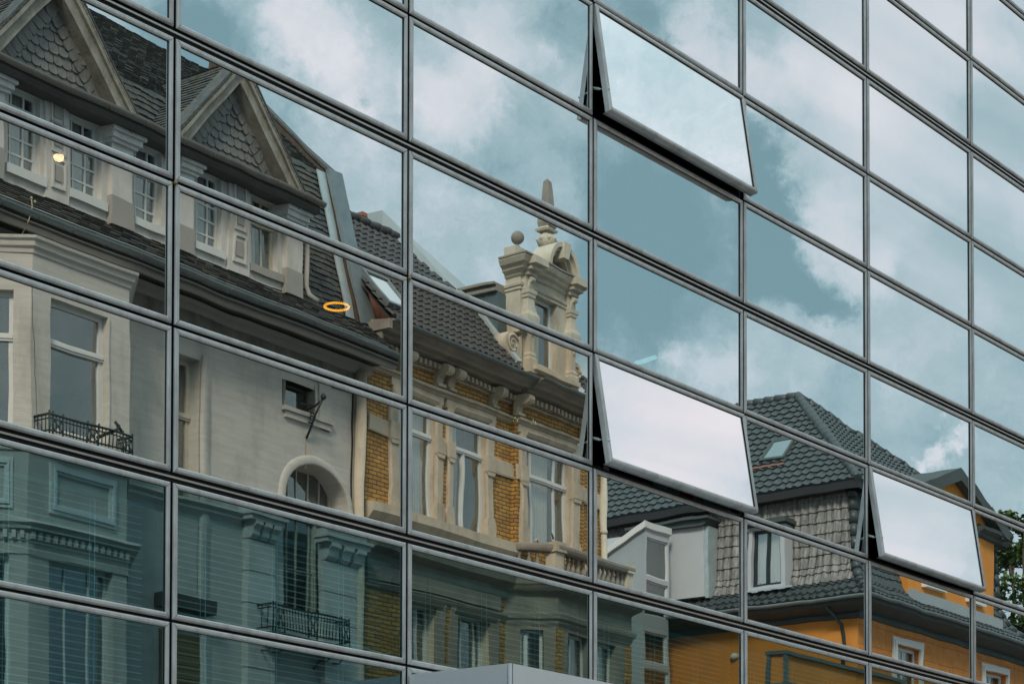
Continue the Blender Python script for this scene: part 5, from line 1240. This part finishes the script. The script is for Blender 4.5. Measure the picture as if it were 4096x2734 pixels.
# little flat roofed box with green metal edges below the corner
fo = .9; s0 = OF.px(3145, 2602, fo)[0]; s1 = OF.px(3480, 2690, fo)[0]; hz = OF.px(3145, 2600, fo)[1]; ob_ = OF.pe(3077, 2606, s0)[0]
K = empty('flat_roofed_annexe', OF.loc, OF.rz, 'small flat roofed annexe with green metal edges in front of the orange corner', 'annexe')
MB().box(s0, s1+2, ob_, fo-.02, hz-2.2, hz-.06).build('wall', M['orange'], K)
MB().box(s0-.08, s1+2.1, ob_-.08, fo+.08, hz-.10, hz).box(s0-.06, s0+.04, fo-.06, fo+.04, hz-.95, hz-.11).box(s0-.05, s0+.04, ob_-.05, ob_+.05, hz-.95, hz-.11).build('roof_edge', M['lead'], K)
MB().box(s0-.5, s1+2.4, ob_-.5, fo+.35, hz-1.10, hz-.98).box(s0-.4, s1+2.3, ob_-.4, fo+.25, hz-1.4, hz-1.11).box(s0-.1, s1+2.1, ob_-.1, fo+.1, hz-.97, hz-.88).build('lower_roof', M['lead'], K)
MB().box(s0-.35, s1+2.2, ob_-.3, fo+.2, 0, hz-1.41).build('lower_wall', M['orange'], K)
# --- pale grey neighbour between the brick house and the orange one
sg_ = -2.2; o_f, hgt = OF.pe(2576, 2080, sg_); ob2, hbk = OF.pe(2420, 2195, sg_); s_r = OF.px(2679, 2120, o_f)[0]
NB = empty('grey_lean_to_house', OF.loc, OF.rz, 'pale grey rendered house end with white sloping roof edge, left of the orange house', 'house')
sl_ = (hgt-hbk)/(o_f-ob2); obb = o_f-9
wn = (sg_+.10, s_r-.06, OF.px(2590, 2300, o_f)[1], OF.px(2585, 2142, o_f)[1]); wn2 = (wn[0], wn[1], wn[2]-1.2, wn[2]-.14); wn3 = (wn[0], wn[1], OF.px(2590, 2640, o_f)[1], OF.px(2590, 2520, o_f)[1]); wn4 = (wn[0], wn[1], wn3[2]-2.0, wn3[2]-.2)
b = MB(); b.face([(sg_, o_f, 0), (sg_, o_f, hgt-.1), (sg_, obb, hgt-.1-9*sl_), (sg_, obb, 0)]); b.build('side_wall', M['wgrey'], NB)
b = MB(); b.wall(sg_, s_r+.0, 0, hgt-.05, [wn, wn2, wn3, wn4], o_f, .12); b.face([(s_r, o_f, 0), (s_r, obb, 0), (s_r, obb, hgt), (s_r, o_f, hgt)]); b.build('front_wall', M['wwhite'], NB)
for q, w_ in enumerate((wn, wn2, wn3, wn4)): win(NB, *w_, o_f-.05, fw=.05, fm='frame', cur=(), dep=.25)
b = MB(); b.loft([[(x, o_f+.08, hgt), (x, o_f+.08, hgt-.20), (x, obb, hgt-.20-9*sl_), (x, obb, hgt-9*sl_)] for x in (sg_-.12, s_r+.05)]); b.build('roof', M['winwhite'], NB)
b = MB().box(s_r+.02, -.02, o_f-2.6, o_f-2.3, 0, 13.5); b.build('rear_wall', M['orange'], NB)
# --- tree beyond the orange house
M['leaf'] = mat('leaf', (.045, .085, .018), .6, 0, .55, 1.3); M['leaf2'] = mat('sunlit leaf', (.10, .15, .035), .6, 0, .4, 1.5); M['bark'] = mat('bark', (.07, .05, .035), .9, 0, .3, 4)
def tree(x, y, o, rad, ht, label, seed):
    rr = random.Random(seed); s, _ = OF.px(x, y, o)
    t = empty('broadleaf_tree', (OF.O+OF.sv*s+OF.nv*o).to_tuple(), 0, label, 'tree'); P_ = OF.O+OF.sv*s+OF.nv*o; t.location = (P_.x, D-P_.y, 0)
    b = MB(); b.tube([(0, 0, 0), (.1, .05, ht*.35), (.0, .1, ht*.6), (.2, 0, ht*.9)], [.32, .24, .16, .05], 8)
    cl = []
    for k in range(64):
        a = rr.uniform(0, 6.283); z = ht*.42+ht*.55*rr.random(); e_ = rad*math.sqrt(max(.05, 1-((z-ht*.66)/(ht*.36))**2)); r0 = e_*rr.uniform(.35, 1.0)
        c = Vector((r0*math.cos(a), r0*math.sin(a), z)); cl.append((c, rr.uniform(.35, .75)))
        zz = ht*rr.uniform(.3, .7)
        if k % 4 == 0: b.tube([(0.05, .05, min(zz, c.z-.2)), c*.5+Vector((0, 0, c.z*.5-.1)), c], [.06, .04, .015], 5)
    b.build('trunk', M['bark'], t)
    b = MB()
    for c, r in cl:
        for k in range(int(240*r/.55)):
            v = Vector((rr.gauss(0, 1), rr.gauss(0, 1), rr.gauss(0, .8))); v = v.normalized()*r*rr.uniform(.35, 1.0)**.6
            p = c+v; n1 = Vector((rr.gauss(0, 1), rr.gauss(0, 1), rr.gauss(0, 1))).normalized(); n2 = n1.cross(Vector((rr.random(), rr.random(), 1.2))).normalized(); l_ = rr.uniform(.09, .17)
            b.face([p-n1*l_, p+n2*l_*.6, p+n1*l_, p-n2*l_*.6], 1 if (v.z > r*.25 and rr.random() < .6) else 0)  # clump tops take the lighter green, sunlight painted into their colour
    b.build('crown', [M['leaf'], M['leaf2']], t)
tree(4090, 2250, -3.0, 3.3, 20.5, 'leafy green tree beside the orange house at the right edge', 5)
